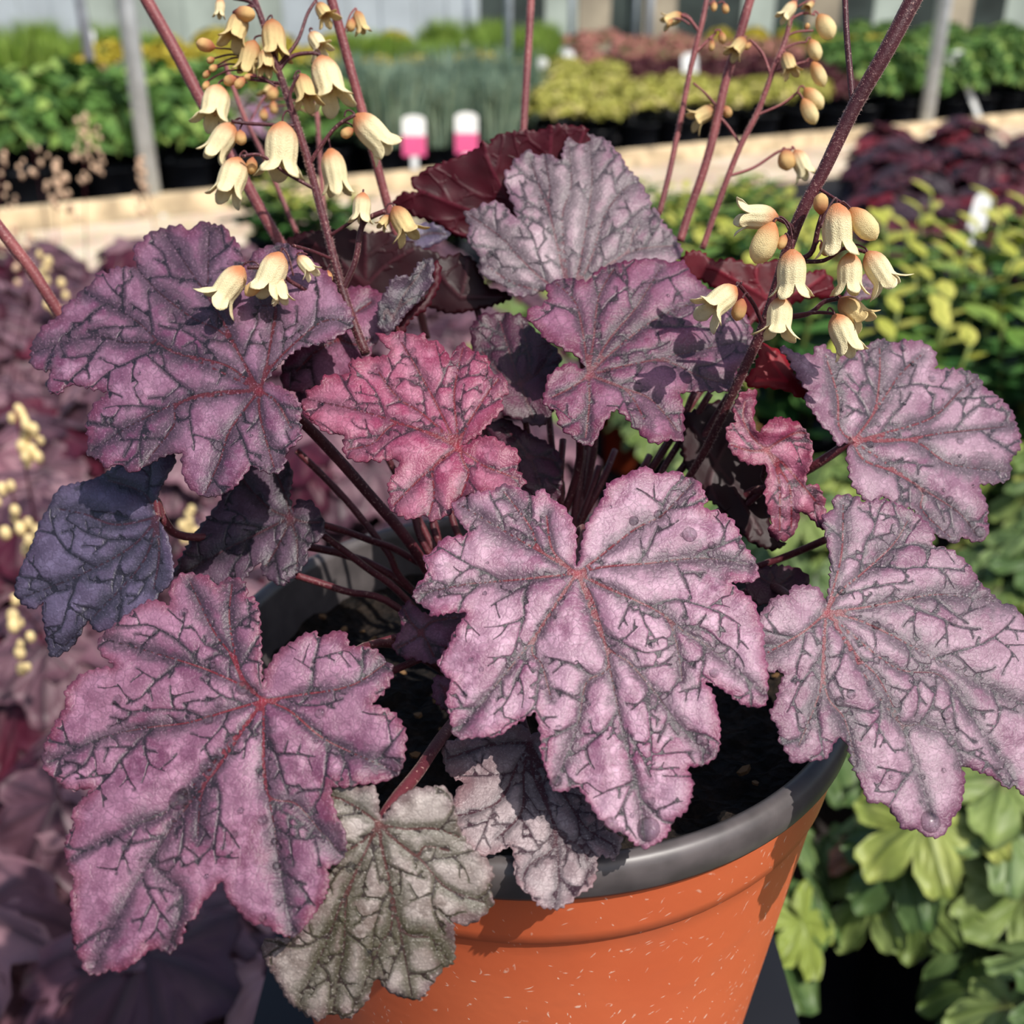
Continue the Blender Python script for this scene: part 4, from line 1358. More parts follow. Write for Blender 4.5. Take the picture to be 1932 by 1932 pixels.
# every stem: thick axis as (x, y, depth) points, radius in px, material, flowers (kind, base, mouth, attach point on the axis, depth tilt)
def flower_stem(axis, w0, w1, mat, z_of, flowers, twigs=(), label=None):
    e_ = np.array(axis[-1], float)
    g_ = e_ - np.array(axis[-2], float)
    if e_[1] < 30 or e_[0] < 0:            # goes on beyond the frame
        axis = list(axis) + [tuple(e_ + g_ * 190.0 / max(np.hypot(g_[0], g_[1]), 1.0))]
    pts = [P(*q) for q in axis]
    zm = axis[len(axis) // 2][2]
    c = catmull(pts, 6)
    r0, r1 = w0 / 2 / FPX * zm, w1 / 2 / FPX * zm
    m = MB()
    m.tube(c, list(np.linspace(r0, r1, len(c))), 12)
    st = link('flower_stem', m.mesh('flower_stem'), [mat])
    child_at(st, plant)
    if label:
        st['label'] = label
    ax = np.array([[q[0], q[1], q[2]] for q in axis], float)
    dense = np.array(catmull(ax, 10))

    def zat(x, y):
        return dense[np.argmin(np.hypot(dense[:, 0] - x, dense[:, 1] - y))]

    # short pale hairs along the stem
    hr = random.Random(int(axis[0][0]))
    hm = MB()
    for k in range(len(c) - 1):
        a_, b_ = Vector(c[k]), Vector(c[k + 1])
        t_ = (b_ - a_).normalized()
        s_ = t_.orthogonal().normalized()
        rad = r0 + (r1 - r0) * k / len(c)
        for _ in range(int((b_ - a_).length * 14000)):
            d_ = Matrix.Rotation(hr.uniform(0, 6.283), 3, t_) @ s_
            q_ = a_.lerp(b_, hr.random()) + d_ * rad * 0.95
            tip_ = q_ + (d_ + t_ * hr.uniform(-.5, .5)) * hr.uniform(.0005, .0011)
            w_ = t_ * 0.00004
            x_ = d_.cross(t_) * 0.00004
            hm.add([q_ - w_, q_ + w_, q_ + x_, tip_], [(0, 1, 3), (1, 2, 3), (2, 0, 3)])
    ho = link('stem_hairs', hm.mesh('stem_hairs'), [M_HAIR])
    ho['kind'] = 'stuff'
    ho.parent = st

    def sub(name, me, mw):
        o = put(name, me)
        o.matrix_world = mw
        o.parent = st
        return o

    for tw in twigs:
        w, tp = tw[0], tw[1]
        q0 = zat(*tp[0])
        tz = tw[2] if len(tw) > 2 else 0.0
        pp = [P(q0[0], q0[1], q0[2])]
        for k, (x, y) in enumerate(tp[1:]):
            pp.append(P(x, y, q0[2] + tz * (k + 1) / (len(tp) - 1)))
        o = tube3('branch', pp, [w / 2 / FPX * q0[2] * 1.2, w / 2 / FPX * q0[2]], mat, None, 8)
        o.parent = st
    for kind, bx, by, mx, my, att, dz in flowers:
        q0 = zat(*att)
        zb = q0[2] + dz
        b = P(bx, by, zb)
        tip = P(mx, my, zb)
        L = (tip - b).length
        # turn the mouth a little towards or away from the viewer
        view = (b - CAM).normalized()
        dirv = (tip - b).normalized()
        yaw = rf_.uniform(-0.45, 0.25)
        dv = (dirv * cos(yaw) + view * sin(yaw)).normalized()
        L = L / max(0.6, cos(yaw))
        q = dv.to_track_quat('Z', 'Y').to_matrix().to_4x4()
        spin = Matrix.Rotation(rf_.uniform(0, 6.28), 4, 'Z')
        wd = {'bell': 1.06, 'tan': 1.06, 'bud': 1.0, 'closed': 1.05}[kind] * rf_.uniform(0.95, 1.08)
        me = rf_.choice({'bell': BELLS, 'tan': BELLS2, 'bud': BUDS, 'closed': CLOSED}[kind])
        sub('flower_bud' if kind in ('bud', 'closed') else 'bell_flower', me, Matrix.Translation(b) @ q @ spin @ Matrix.Diagonal((L * wd, L * wd, L, 1)))
        # pedicel from the branch to the base of the flower
        if att != (bx, by):
            a0 = P(att[0], att[1], q0[2] + dz)
            mid_ = (a0 + b) / 2 + Vector((0, 0, 0.10 * (a0 - b).length)) - dirv * 0.10 * L
            pre = b - dv * 0.10 * L
            pw = 3.6 / 2 / FPX * q0[2]
            o = tube3('pedicel', [a0, mid_, pre, b + dv * 0.03 * L], pw, mat, None, 6, 4)
            o.parent = st
    return st


def K(*v):
    return tuple(x / 3 for x in v)


def I(*v):
    return tuple(1288 + x / 3 if i % 2 == 0 else x / 3 for i, x in enumerate(v))


def fl_list(conv, rows):
    out = []
    for k, b0, b1, m0, m1, a0, a1, dz in rows:
        bx, by, mx, my = conv(b0, b1, m0, m1)
        ax, ay = conv(a0, a1)
        out.append((k, bx, by, mx, my, (ax, ay), dz))
    return out


# S2: the flowering stem on the left
flower_stem([(690, 668, .388), (650, 560, .392), (612, 420, .400), (580, 300, .408), (548, 200, .414), (520, 118, .420), (495, 40, .425), (470, -30, .43)], 17, 10, M_STEM, None,
    fl_list(K, [('bell', 1250, -10, 1240, 95, 1430, 20, 0), ('tan', 1370, 75, 1305, 265, 1440, 40, -.006), ('bud', 1330, 70, 1450, 85, 1440, 40, -.010), ('tan', 1540, 110, 1560, 335, 1500, 150, -.006),
                ('tan', 1440, 230, 1385, 420, 1520, 230, -.002), ('tan', 1500, 290, 1510, 430, 1540, 320, -.004), ('bud', 1220, 270, 1120, 245, 1400, 330, .004), ('bud', 1215, 330, 1170, 350, 1400, 330, .004), ('bud', 1230, 370, 1185, 400, 1400, 330, .002),
                ('bud', 1190, 400, 1150, 440, 1400, 380, .003), ('bud', 1180, 460, 1150, 510, 1400, 400, .003), ('bell', 1240, 485, 1195, 730, 1400, 470, .002), ('bud', 1340, 440, 1265, 470, 1560, 490, 0), ('bud', 1385, 440, 1330, 500, 1560, 490, -.001), ('bud', 1430, 425, 1380, 445, 1560, 490, 0),
                ('bell', 1320, 700, 1190, 900, 1380, 690, -.004), ('bud', 1360, 735, 1365, 825, 1390, 690, -.004), ('bell', 1355, 895, 1270, 1140, 1400, 875, -.005), ('bud', 1430, 890, 1420, 985, 1440, 880, -.004), ('bell', 1600, 690, 1585, 1000, 1650, 640, -.010),
                ('bell', 1870, 840, 1915, 1090, 1860, 790, .002), ('bell', 1815, 320, 1900, 610, 1780, 300, .003), ('tan', 1700, 420, 1750, 610, 1660, 450, -.003), ('bell', 1760, 185, 1840, 310, 1770, 165, .006), ('tan', 1800, 20, 1870, 130, 1790, 0, .006),
                ('bell', 2010, 650, 2200, 850, 1950, 660, -.003), ('bud', 2000, 730, 1930, 770, 1940, 690, -.002), ('bell', 2055, 1090, 2040, 1265, 2040, 1300, -.012), ('tan', 2230, 1170, 2330, 1350, 2180, 1195, -.005), ('tan', 2200, 1220, 2150, 1290, 2150, 1240, -.003),
                ('bell', 1375, 1510, 1215, 1730, 1480, 1520, -.022), ('bell', 1590, 1430, 1480, 1680, 1660, 1560, -.022), ('bell', 1560, 1560, 1600, 1720, 1620, 1600, -.022), ('bud', 1480, 1590, 1390, 1670, 1580, 1590, -.022), ('bell', 1690, 1450, 1780, 1560, 1740, 1440, -.018), ('bud', 1855, 1530, 1860, 1610, 1870, 1500, -.004)]),
    [(5, [K(1560, 500), K(1420, 450), K(1320, 430)]), (7, [K(1600, 390), K(1650, 320), K(1770, 300), K(1820, 320)], .003), (6, [K(1590, 380), K(1680, 240), K(1740, 80), K(1790, 0)], .006), (6, [K(1640, 650), K(1640, 540), K(1690, 420)], -.003), (7, [K(1720, 950), K(1800, 850), K(1900, 720), K(2010, 650)], -.003),
     (6, [K(1530, 755), K(1420, 700), K(1310, 685)], -.004), (6, [K(1720, 1080), K(1620, 980), K(1480, 880), K(1370, 885)], -.005), (10, [K(1975, 1620), K(2010, 1480), K(2040, 1310), K(2080, 1240), K(2180, 1195)], -.005), (6, [K(2040, 1310), K(2055, 1200), K(2050, 1100)], -.012),
     (7, [K(1990, 1810), K(1800, 1680), K(1640, 1590), K(1560, 1520), K(1400, 1515)], -.022), (6, [K(1880, 1480), K(1760, 1420), K(1660, 1390)], -.018), (7, [K(1480, 150), K(1430, 20), K(1320, -10)])],
    'dark burgundy stem carrying the left cluster of cream bells')
# S9 with the right cluster
flower_stem([(1280, 930, .408), (1330, 850, .395), (1400, 705, .378), (1450, 590, .368), (1500, 430, .36), (1555, 320, .355), (1610, 205, .35), (1670, 100, .345), (1728, -10, .342)], 15, 34, M_STEM, None,
    fl_list(I, [('bell', 540, 1230, 300, 1225, 620, 1350, -.008), ('closed', 515, 1260, 415, 1480, 600, 1300, -.010), ('bud', 580, 1330, 545, 1415, 600, 1350, -.009), ('bud', 780, 1215, 785, 1100, 770, 1260, -.008), ('bell', 870, 1150, 880, 1440, 780, 1290, -.016),
                ('closed', 950, 1180, 1095, 1355, 890, 1150, -.012), ('bell', 620, 1410, 612, 1680, 630, 1370, -.018), ('bell', 945, 1430, 945, 1670, 920, 1400, -.014), ('bell', 1045, 1425, 1180, 1640, 930, 1410, -.012), ('bell', 300, 1625, 110, 1790, 330, 1610, -.014),
                ('bud', 340, 1690, 305, 1810, 370, 1660, -.012), ('bell', 560, 1680, 535, 1920, 540, 1660, -.018), ('tan', 890, 1690, 1040, 1830, 870, 1690, -.008), ('bell', 860, 1780, 960, 2010, 820, 1760, -.012), ('bud', 785, 1370, 815, 1450, 760, 1380, -.004)]),
    [(7, [(1500, 445), (1495, 432), I(600, 1270), I(540, 1240)], -.009), (9, [I(690, 1510), I(720, 1440), I(770, 1280), I(800, 1180)], -.010), (7, [I(690, 1520), I(760, 1480), I(830, 1460), I(920, 1405), I(1050, 1430)], -.012), (7, [I(430, 1850), I(400, 1720), I(310, 1600)], -.014),
     (8, [I(580, 1840), I(700, 1780), I(800, 1710), I(890, 1690)], -.008), (6, [I(600, 1840), I(740, 1770), I(860, 1775)], -.012), (11, [(1612, 200), (1603, 130), (1597, 60), (1594, -10)], .004), (5, [I(890, 1150), I(920, 1160), I(950, 1180)], -.012)],
    'thick dark burgundy stem leaning right with a cluster of cream bells')
# S8, S7, S6 on the right, S5 in the middle
flower_stem([(1325, 470, .46), (1360, 370, .458), (1395, 280, .455), (1430, 210, .453), (1460, 130, .45), (1480, 80, .45), (1495, 20, .45), (1500, -20, .45)], 12, 8, M_STEM_P, None,
    fl_list(I, [('bell', 640, 10, 560, 110, 630, 40, -.005), ('tan', 740, 10, 690, 60, 650, 40, 0), ('closed', 770, 85, 850, 225, 740, 80, 0), ('closed', 725, 225, 770, 345, 700, 240, 0), ('closed', 735, 350, 800, 485, 700, 350, 0), ('tan', 580, 300, 620, 430, 560, 310, -.004), ('closed', 690, 500, 790, 615, 650, 520, 0),
                ('closed', 680, 560, 750, 700, 650, 530, -.003), ('bell', 635, 850, 710, 1010, 620, 845, 0), ('bud', 580, 850, 595, 970, 560, 860, 0), ('bud', 700, 170, 710, 130, 690, 180, 0)]),
    [(4, [I(580, 300), I(640, 245), I(700, 240)]), (4, [I(600, 210), I(650, 180), I(740, 175)]), (4, [I(520, 410), I(620, 370), I(710, 345)]), (4, [I(440, 650), I(560, 590), I(650, 520)]), (5, [I(280, 1020), I(400, 950), I(540, 860), I(620, 845)]), (5, [I(490, 420), I(450, 300), I(380, 225)]), (4, [I(620, 110), I(680, 75), I(750, 85)])])
flower_stem([(1283, 455, .47), (1300, 400, .47), (1325, 330, .468), (1345, 260, .466), (1370, 150, .464), (1395, 70, .462), (1418, -10, .46)], 16, 17, M_STEM_P, None,
    fl_list(I, [('tan', 350, 215, 270, 320, 340, 225, -.004), ('bud', 390, 240, 350, 280, 370, 230, -.004), ('tan', 190, 610, 50, 690, 170, 600, .004), ('bud', 230, 600, 270, 660, 200, 600, .002)]),
    [(4, [I(190, 610), I(130, 530), I(60, 470)]), (5, [I(220, 640), I(260, 720), I(320, 810)])])
flower_stem([(1243, 405, .475), (1262, 330, .475), (1285, 220, .474), (1305, 120, .472), (1325, 40, .47), (1335, -10, .47)], 11, 9, M_STEM_P, None,
    fl_list(I, [('bud', 215, 180, 230, 245, 180, 180, 0), ('bud', 170, 230, 160, 290, 150, 220, 0), ('bud', 180, 10, 175, 70, 150, 30, 0), ('bud', 235, 20, 250, 80, 200, 20, 0), ('tan', 0, 85, -110, 130, 70, 160, .002), ('bud', -60, 110, -90, 150, 40, 140, 0)]),
    [(5, [I(80, 320), I(130, 240), I(190, 185)]), (5, [I(80, 180), I(40, 110), I(-10, 85)])])
flower_stem([(985, 300, .50), (990, 200, .50), (997, 90, .50), (1002, -10, .50)], 13, 15, M_STEM_P, None, [])
# S1, S3, S4 on the left and two thin stalks
flower_stem([(660, 680, .44), (580, 540, .442), (520, 445, .445), (450, 320, .45), (385, 200, .452), (330, 95, .452), (270, -12, .45)], 19, 25, M_STEM_P, None, [])
flower_stem([(805, 640, .47), (785, 560, .465), (765, 500, .46), (735, 400, .455), (705, 290, .45), (672, 170, .446), (645, 70, .443), (622, -12, .44)], 16, 19, M_STEM_P, None,
    [('tan', 672, 20, 685, 58, (650, 60), 0.0), ('bud', 665, 35, 660, 60, (655, 60), 0.0)])
flower_stem([(190, 700, .44), (112, 590, .43), (60, 510, .425), (0, 432, .42), (-40, 380, .418)], 21, 24, M_STEM_P, None, [])
flower_stem([(560, 440, .52), (530, 370, .52), (500, 300, .52), (465, 230, .52), (440, 165, .52), (425, 120, .52)], 9, 8, M_STEM_P, None, [('bud', 520, 165, 508, 190, (470, 235), 0.0)])
flower_stem([(612, 420, .54), (606, 330, .54), (600, 240, .54), (597, 190, .54)], 9, 8, M_STEM_P, None, [('tan', 512, 160, 500, 185, (598, 210), 0), ('bud', 515, 190, 517, 215, (598, 215), 0), ('bud', 500, 205, 495, 228, (598, 220), 0)])

# ------------------------------------------------------------------ plants behind and around
rb = random.Random(21)


def palmate(name, mat, r, lobes=5, depth=0.30, cren=0.05, droop=0.25, wav=0.06, nA=60, nR=5):
    """rounded lobed leaf, joint at the origin, tip along +Y, face up +Z, about 1 unit long"""
    m = MB()
    vs, vein, rad = [(0, 0, 0)], [1.0], [0.0]
    span = radians(158)
    lb = [r.uniform(0.88, 1.12) for _ in range(lobes)]
    for i in range(1, nR + 1):
        f = i / nR
        for k in range(nA + 1):
            th = -span + 2 * span * k / nA
            u = (th + span) / (2 * span) * lobes
            li = min(int(u), lobes - 1)
            ph = u - li
            env = sin(pi * ph) ** 0.7
            cen = 1 - 0.42 * (abs(th) / span) ** 1.6
            R_ = cen * ((1 - depth) + depth * env) * (lb[li] * env + (1 - env))
            R_ *= 1 + cren * abs(sin(pi * ph * 3.5)) - cren * 0.5
            rr = R_ * f
            x, y = rr * sin(th), rr * cos(th)
            z = -droop * rr * rr + wav * f * noise.noise(Vector((x * 3 + r.random() * 0.01, y * 3, lb[0] * 10))) * 2 - 0.05 * (1 - env) * f
            vs.append((x, y, z))
            d = abs(ph - 0.5) * rr * (2 * span / lobes)
            side = abs(((rr * 9.0 + abs(ph - 0.5) * 5.0) % 1.0) - 0.5)
            vein.append(max(max(0.0, 1 - d / 0.07), 0.55 * max(0.0, 1 - side / 0.22) if f < 0.95 else 0))
            rad.append(f)
    n1 = nA + 1
    fs = [(0, 1 + k + 1, 1 + k) for k in range(nA)]
    for i in range(nR - 1):
        for k in range(nA):
            a = 1 + i * n1 + k
            fs.append((a, a + 1, a + n1 + 1, a + n1))
    n = len(vs)
    # second skin just below so that the blade has a body
    v2 = [(x, y, z - 0.012) for x, y, z in vs]
    f2 = [f[::-1] for f in fs]
    m.add(vs, fs)
    m.add(v2, f2)
    brd = [1 + (nR - 1) * n1 + k for k in range(n1)]
    m.f += [(brd[k + 1], brd[k], brd[k] + n, brd[k + 1] + n) for k in range(n1 - 1)]
    m.mi += [0] * (n1 - 1)
    me = m.mesh(name)
    for nm_, ar in (('vein', vein), ('rad', rad)):
        at_ = me.attributes.new(nm_, 'FLOAT', 'POINT')
        at_.data.foreach_set('value', ar + ar)
    me.materials.append(mat)
    me.polygons.foreach_set('use_smooth', [True] * len(me.polygons))
    # faces must look up
    me.update()
    if me.polygons[0].normal.z < 0:
        me.flip_normals()
    return me


def pot_round(name, r1, r0, h, mat, matin):
    m = MB()
    m.lathe([(r0, 0), (r1 * 0.97, h * 0.93), (r1 * 1.03, h * 0.94), (r1 * 1.03, h), (r1 * 0.95, h), (r1 * 0.93, h * 0.9)], 28)
    m.lathe([(r1 * 0.94, h * 0.9), (0.001, h * 0.92)], 28, 1)
    m.lathe([(0.001, 0), (r0, 0)], 28)
    me = m.mesh(name)
    me.materials.append(mat)
    me.materials.append(matin)
    me.polygons.foreach_set('use_smooth', [True] * len(me.polygons))
    return me


M_BPOT = simple('black_nursery_plastic', (26, 28, 34), 0.45, 0.4, var=0.15)
M_TPOT = simple('terracotta_nursery_plastic', (176, 76, 44), 0.5, 0.4, var=0.12)
M_SOILB = simple('peat', (34, 27, 23), 0.9, 0.1, var=0.3, scale=80)
POT_B = pot_round('pot', 0.105, 0.085, 0.17, M_BPOT, M_SOILB)
POT_T = pot_round('pot', 0.105, 0.085, 0.17, M_TPOT, M_SOILB)
M_STALK_R = simple('stalk_red', (116, 52, 60), 0.6, 0.3)
M_STALK_G = simple('stalk_green', (112, 124, 62), 0.6, 0.3)
MP = [bg_leaf('mauve_leaf', (110, 76, 88), (140, 106, 114), (60, 40, 50)), bg_leaf('dusty_purple_leaf', (78, 50, 62), (108, 76, 86), (44, 30, 38)),
      bg_leaf('rose_leaf', (138, 92, 104), (162, 126, 132), (92, 56, 68)), bg_leaf('wine_leaf', (72, 22, 40), (98, 36, 54), (44, 14, 28))]
MY = [bg_leaf('lime_leaf', (96, 118, 60), (132, 148, 84), (90, 110, 44), (92, 62, 52)), bg_leaf('yellow_green_leaf', (132, 146, 68), (170, 176, 96), (108, 122, 50)),
      bg_leaf('mid_green_leaf', (78, 102, 54), (116, 136, 82), (52, 80, 40), (78, 62, 50), ctr=-0.05), bg_leaf('copper_leaf', (170, 112, 84), (190, 150, 96), (112, 66, 56))]
MD = [bg_leaf('maroon_leaf', (66, 24, 36), (92, 38, 48), (40, 16, 26)), bg_leaf('black_cherry_leaf', (46, 30, 40), (70, 48, 56), (30, 20, 28)), bg_leaf('red_leaf', (110, 26, 40), (132, 44, 54), (70, 18, 30))]
MG = [bg_leaf('green_leaf', (50, 92, 42), (88, 132, 66), (40, 74, 34)), bg_leaf('fresh_green_leaf', (96, 134, 56), (138, 162, 76), (84, 112, 46)), bg_leaf('yellow_top_leaf', (172, 174, 70), (196, 192, 96), (140, 146, 60))]


def mats_leaves(ms, **kw):
    return [palmate('leaf', m, rb, **kw) for m in ms for _ in range(2)]


LP = mats_leaves(MP, lobes=7, depth=0.26, droop=0.3)
LY = mats_leaves(MY, lobes=5, depth=0.52, cren=0.10, droop=0.25, wav=0.09)
LD = mats_leaves(MD, lobes=7, depth=0.22, droop=0.25)


def mound(name, label, cat, group, pot_me, leaf_sets, weights, n, R_, size, stalk, seed, hpot=0.17):
    """prototype of a bushy plant in a pot: every leaf is a part of its own"""
    r = random.Random(seed)
    root = empty(name, (0, 0, 0), label, cat, group)
    put('pot', pot_me, root)
    m = MB()
    for i in range(n):
        f = (i + 0.5) / n
        pol = radians(8 + 88 * f ** 0.75) + r.uniform(-.12, .12)
        az = i * 2.39996 + r.uniform(-.3, .3)
        rad = R_ * r.uniform(0.72, 1.08)
        d = Vector((sin(pol) * cos(az), sin(pol) * sin(az), cos(pol)))
        p = Vector((d.x * rad, d.y * rad, hpot + 0.02 + max(d.z, -.15) * rad * 0.85))
        nrm = (d * 0.75 + Vector((r.uniform(-.3, .3), r.uniform(-.3, .3), 0.75))).normalized()
        out = Vector((cos(az), sin(az), -0.25))
        y = (out - nrm * out.dot(nrm)).normalized()
        x = y.cross(nrm)
        s = size * r.uniform(0.75, 1.2)
        mw = Matrix((x.to_4d(), y.to_4d(), nrm.to_4d(), (0, 0, 0, 1))).transposed()
        mw.col[0][3] = mw.col[1][3] = mw.col[2][3] = 0
        base = p - y * s * 0.45
        mw = Matrix.Translation(base) @ Matrix([[x.x, y.x, nrm.x, 0], [x.y, y.y, nrm.y, 0], [x.z, y.z, nrm.z, 0], [0, 0, 0, 1]]) @ Matrix.Diagonal((s, s, s, 1))
        me = r.choices(leaf_sets, weights)[0]
        o = put('leaf', me, root)
        o.matrix_basis = mw
        c0 = Vector((0.02 * cos(az), 0.02 * sin(az), hpot * 0.92))
        m.tube([c0, c0 * 0.5 + base * 0.5 + Vector((0, 0, 0.015)), base], 0.0022, 5, cap=False)
    st = link('leaf_stalks', m.mesh('leaf_stalks'), [stalk], root)
    st['kind'] = 'stuff'
    return root


def copy_thing(root, loc, rz, sc, label=None, group=None):
    c = root.copy()
    COL.objects.link(c)
    c.location = loc
    c.rotation_euler = (0, 0, rz)
    c.scale = (sc, sc, sc)
    if label:
        c['label'] = label
    if group:
        c['group'] = group
    elif 'group' in c:
        del c['group']
    for ch in list(root.children):
        d = ch.copy()
        COL.objects.link(d)
        d.parent = c
        for g in ch.children:
            e = g.copy()
            COL.objects.link(e)
            e.parent = d
    return c


USED = set()


def place(protos, x, y, label, group=None, sc=None, rz=None):
    p = rb.choice(protos)
    sc = sc or rb.uniform(0.9, 1.12)
    rz = rb.uniform(0, 6.28) if rz is None else rz
    z = 0.0
    if p.name not in USED:
        USED.add(p.name)
        p.location = (x, y, z)
        p.rotation_euler = (0, 0, rz)
        p.scale = (sc, sc, sc)
        p['label'] = label
        if group:
            p['group'] = group
        elif 'group' in p:
            del p['group']
        return p
    return copy_thing(p, (x, y, z), rz, sc, label, group)


wp = [3, 3, 4, 4, 1, 1, 1.4, 1.4]
PURPLE = [mound('potted_purple_heuchera', 'x', 'potted plant', None, POT_B if q else POT_T, LP, wp, 27, 0.155, 0.092, M_STALK_R, 40 + q) for q in range(3)]
wy = [4, 4, 1.3, 1.3, 5, 5, .8, .8]
LIME = [mound('potted_heucherella', 'x', 'potted plant', None, POT_T if q == 0 else POT_B, LY, wy, 38, 0.15, 0.068, M_STALK_G, 60 + q) for q in range(3)]
MAROON = [mound('potted_maroon_heuchera', 'x', 'potted plant', None, POT_B, LD, [3, 3, 3, 3, 1, 1], 40, 0.19, 0.095, M_STALK_R, 80 + q) for q in range(2)]


def spike(root, px_, py_, zc, length, mat_b, n=34, br=0.005, lean=0.0, wid=0.02):
    """an airy flower spike rising from a background plant; a part of that plant"""
    tip = P(px_, py_, zc)
    r = random.Random(int(px_ * 7 + py_))
    base = Vector(root.location) + Vector((0, 0, 0.19))
    m = MB()
    mid_ = base * 0.5 + tip * 0.5 + Vector((0, 0, 0.02))
    c = catmull([base, mid_, tip], 5)
    m.tube(c, 0.0013, 5)
    o = link('flower_spike', m.mesh('flower_spike'), [M_STALK_R])
    o.parent = root
    inv = (Matrix.Translation(Vector(root.location)) @ Matrix.Rotation(root.rotation_euler[2], 4, 'Z') @ Matrix.Diagonal((root.scale[0],) * 3 + (1,))).inverted()
    o.matrix_parent_inverse = inv
    b = MB()
    for k in range(n):
        t = (k + r.random()) / n
        a = r.uniform(0, 6.28)
        w = wid * (0.35 + 0.65 * t)
        b.blob((tip.x + w * cos(a) * r.random(), tip.y + w * sin(a) * r.random(), tip.z - t * length), br * r.uniform(0.7, 1.2), 6, 5, sc=(1, 1, 1.35))
    bo = link('flower_buds', b.mesh('flower_buds'), [mat_b])
    bo['kind'] = 'stuff'
    bo.parent = o
    return o


M_BUD_TAN = simple('bud_tan', (226, 192, 160), 0.6, 0.3, var=0.15, scale=60, trans=0.2)
M_BUD_YEL = simple('bud_yellow', (232, 208, 152), 0.6, 0.3, var=0.12, scale=60, trans=0.2)

# left: a block of purple plants in pots on the ground
near_names = []
NEARL = {0: 'in the very corner at the bottom left', 1: 'just left of the orange pot'}
rows_l = []
y = -0.02
k = 0
purple_objs = []
while y < 3.35:
    x = -0.42 + (0.15 if k % 2 else 0)
    if y > 0.55:
        x = -0.14 + (0.15 if k % 2 else 0)
    lim = -(y + 0.5) * 0.62 - 0.25
    while x > lim:
        rows_l.append((x + rb.uniform(-.03, .03), y + rb.uniform(-.03, .03)))
        x -= 0.31
    y += 0.29
    k += 1
for i, (x, y) in enumerate(rows_l):
    q = project(Vector((x, y, 0.27)))
    lab = 'blurred mauve-leaved heuchera in the dense block of purple plants left of the orange pot'
    grp = 'purple heucheras left of the big pot'
    o = place(PURPLE, x, y, lab, grp)
    purple_objs.append((o, q))


def nearest_purple(px_, py_):
    return min(purple_objs, key=lambda t: (t[1][0] - px_) ** 2 + (t[1][1] - py_) ** 2)[0]


for (sx, sy, zc, ln, mt, n, br, wid, bx, by) in ((160, 215, 2.6, 0.16, M_BUD_TAN, 40, 0.0055, 0.062, 150, 560), (262, 298, 2.7, 0.15, M_BUD_TAN, 30, 0.0055, 0.036, 262, 560), (60, 270, 2.4, 0.13, M_BUD_TAN, 12, 0.0055, 0.07, 60, 600), (10, 280, 2.4, 0.14, M_BUD_TAN, 12, 0.0055, 0.075, 10, 620),
                                         (105, 300, 2.5, 0.14, M_BUD_TAN, 16, 0.008, 0.03, 90, 580), (35, 430, 1.9, 0.10, M_BUD_TAN, 12, 0.0055, 0.075, 40, 700), (80, 470, 1.8, 0.12, M_BUD_YEL, 12, 0.007, 0.04, 80, 720), (30, 775, 1.15, 0.062, M_BUD_YEL, 18, 0.0055, 0.034, 60, 1100),
                                         (15, 905, 1.1, 0.09, M_BUD_YEL, 9, 0.0055, 0.03, 30, 1200), (45, 975, 1.0, 0.06, M_BUD_YEL, 8, 0.0055, 0.028, 60, 1250), (20, 1130, .95, 0.08, M_BUD_YEL, 9, 0.005, 0.02, 30, 1350), (355, 960, 1.2, 0.05, M_BUD_YEL, 12, 0.005, 0.02, 380, 1100)):
    spike(nearest_purple(bx, by), sx, sy, zc, ln, mt, n, br, 0.0, wid)

# right: yellow-green plants, then taller leafy shoots, then dark red ones
rows_r = []
y = -0.06
k = 0
while y < 1.3:
    x = 0.36 + (0.15 if k % 2 else 0)
    if y > 0.45:
        x = 0.16 + (0.15 if k % 2 else 0)
    lim = (y + 0.5) * 0.62 + 0.25
    while x < lim:
        rows_r.append((x + rb.uniform(-.03, .03), y + rb.uniform(-.03, .03)))
        x += 0.29
    y += 0.27
    k += 1
rows_r += [(0.40, 1.40), (0.36, 1.72), (0.30, 2.05)]
for x, y in rows_r:
    o = place(LIME, x, y, 'yellow-green lobed plant in a pot in the blurred rows right of the orange pot', 'yellow-green plants right of the big pot')
for x, y in ((-0.02, 2.0), (0.02, 1.6), (-0.05, 2.4), (0.25, 2.35), (-.15, 2.75), (.15, 2.75)):
    place(LIME, x, y, 'yellow-green lobed plant glimpsed between the leaves of the large purple heuchera', 'yellow-green plants glimpsed through the foliage')


def lance(name, mat, r):
    m = MB()
    nL, nW = 7, 3
    vs = []
    for i in range(nL):
        t = i / (nL - 1)
        w = 0.30 * sin(pi * min(1, t * 0.93 + 0.05)) ** 0.8
        for q in (-1, 0, 1):
            vs.append((q * w, t, 0.06 * abs(q) - 0.22 * t * t))
    fs = []
    for i in range(nL - 1):
        for q in range(2):
            a = i * 3 + q
            fs.append((a, a + 1, a + 4, a + 3))
    n = len(vs)
    m.add(vs, fs)
    m.add([(x_, y_, z_ - 0.015) for x_, y_, z_ in vs], [f[::-1] for f in fs])
    me = m.mesh(name)
    vein = [1.0 if i % 3 == 1 else 0.0 for i in range(n)] * 2
    for nm_, ar in (('vein', vein), ('rad', [0.5] * (2 * n))):
        at_ = me.attributes.new(nm_, 'FLOAT', 'POINT')
        at_.data.foreach_set('value', ar)
    me.materials.append(mat)
    me.polygons.foreach_set('use_smooth', [True] * len(me.polygons))
    return me


LG = [lance('leaf', m, rb) for m in MG]


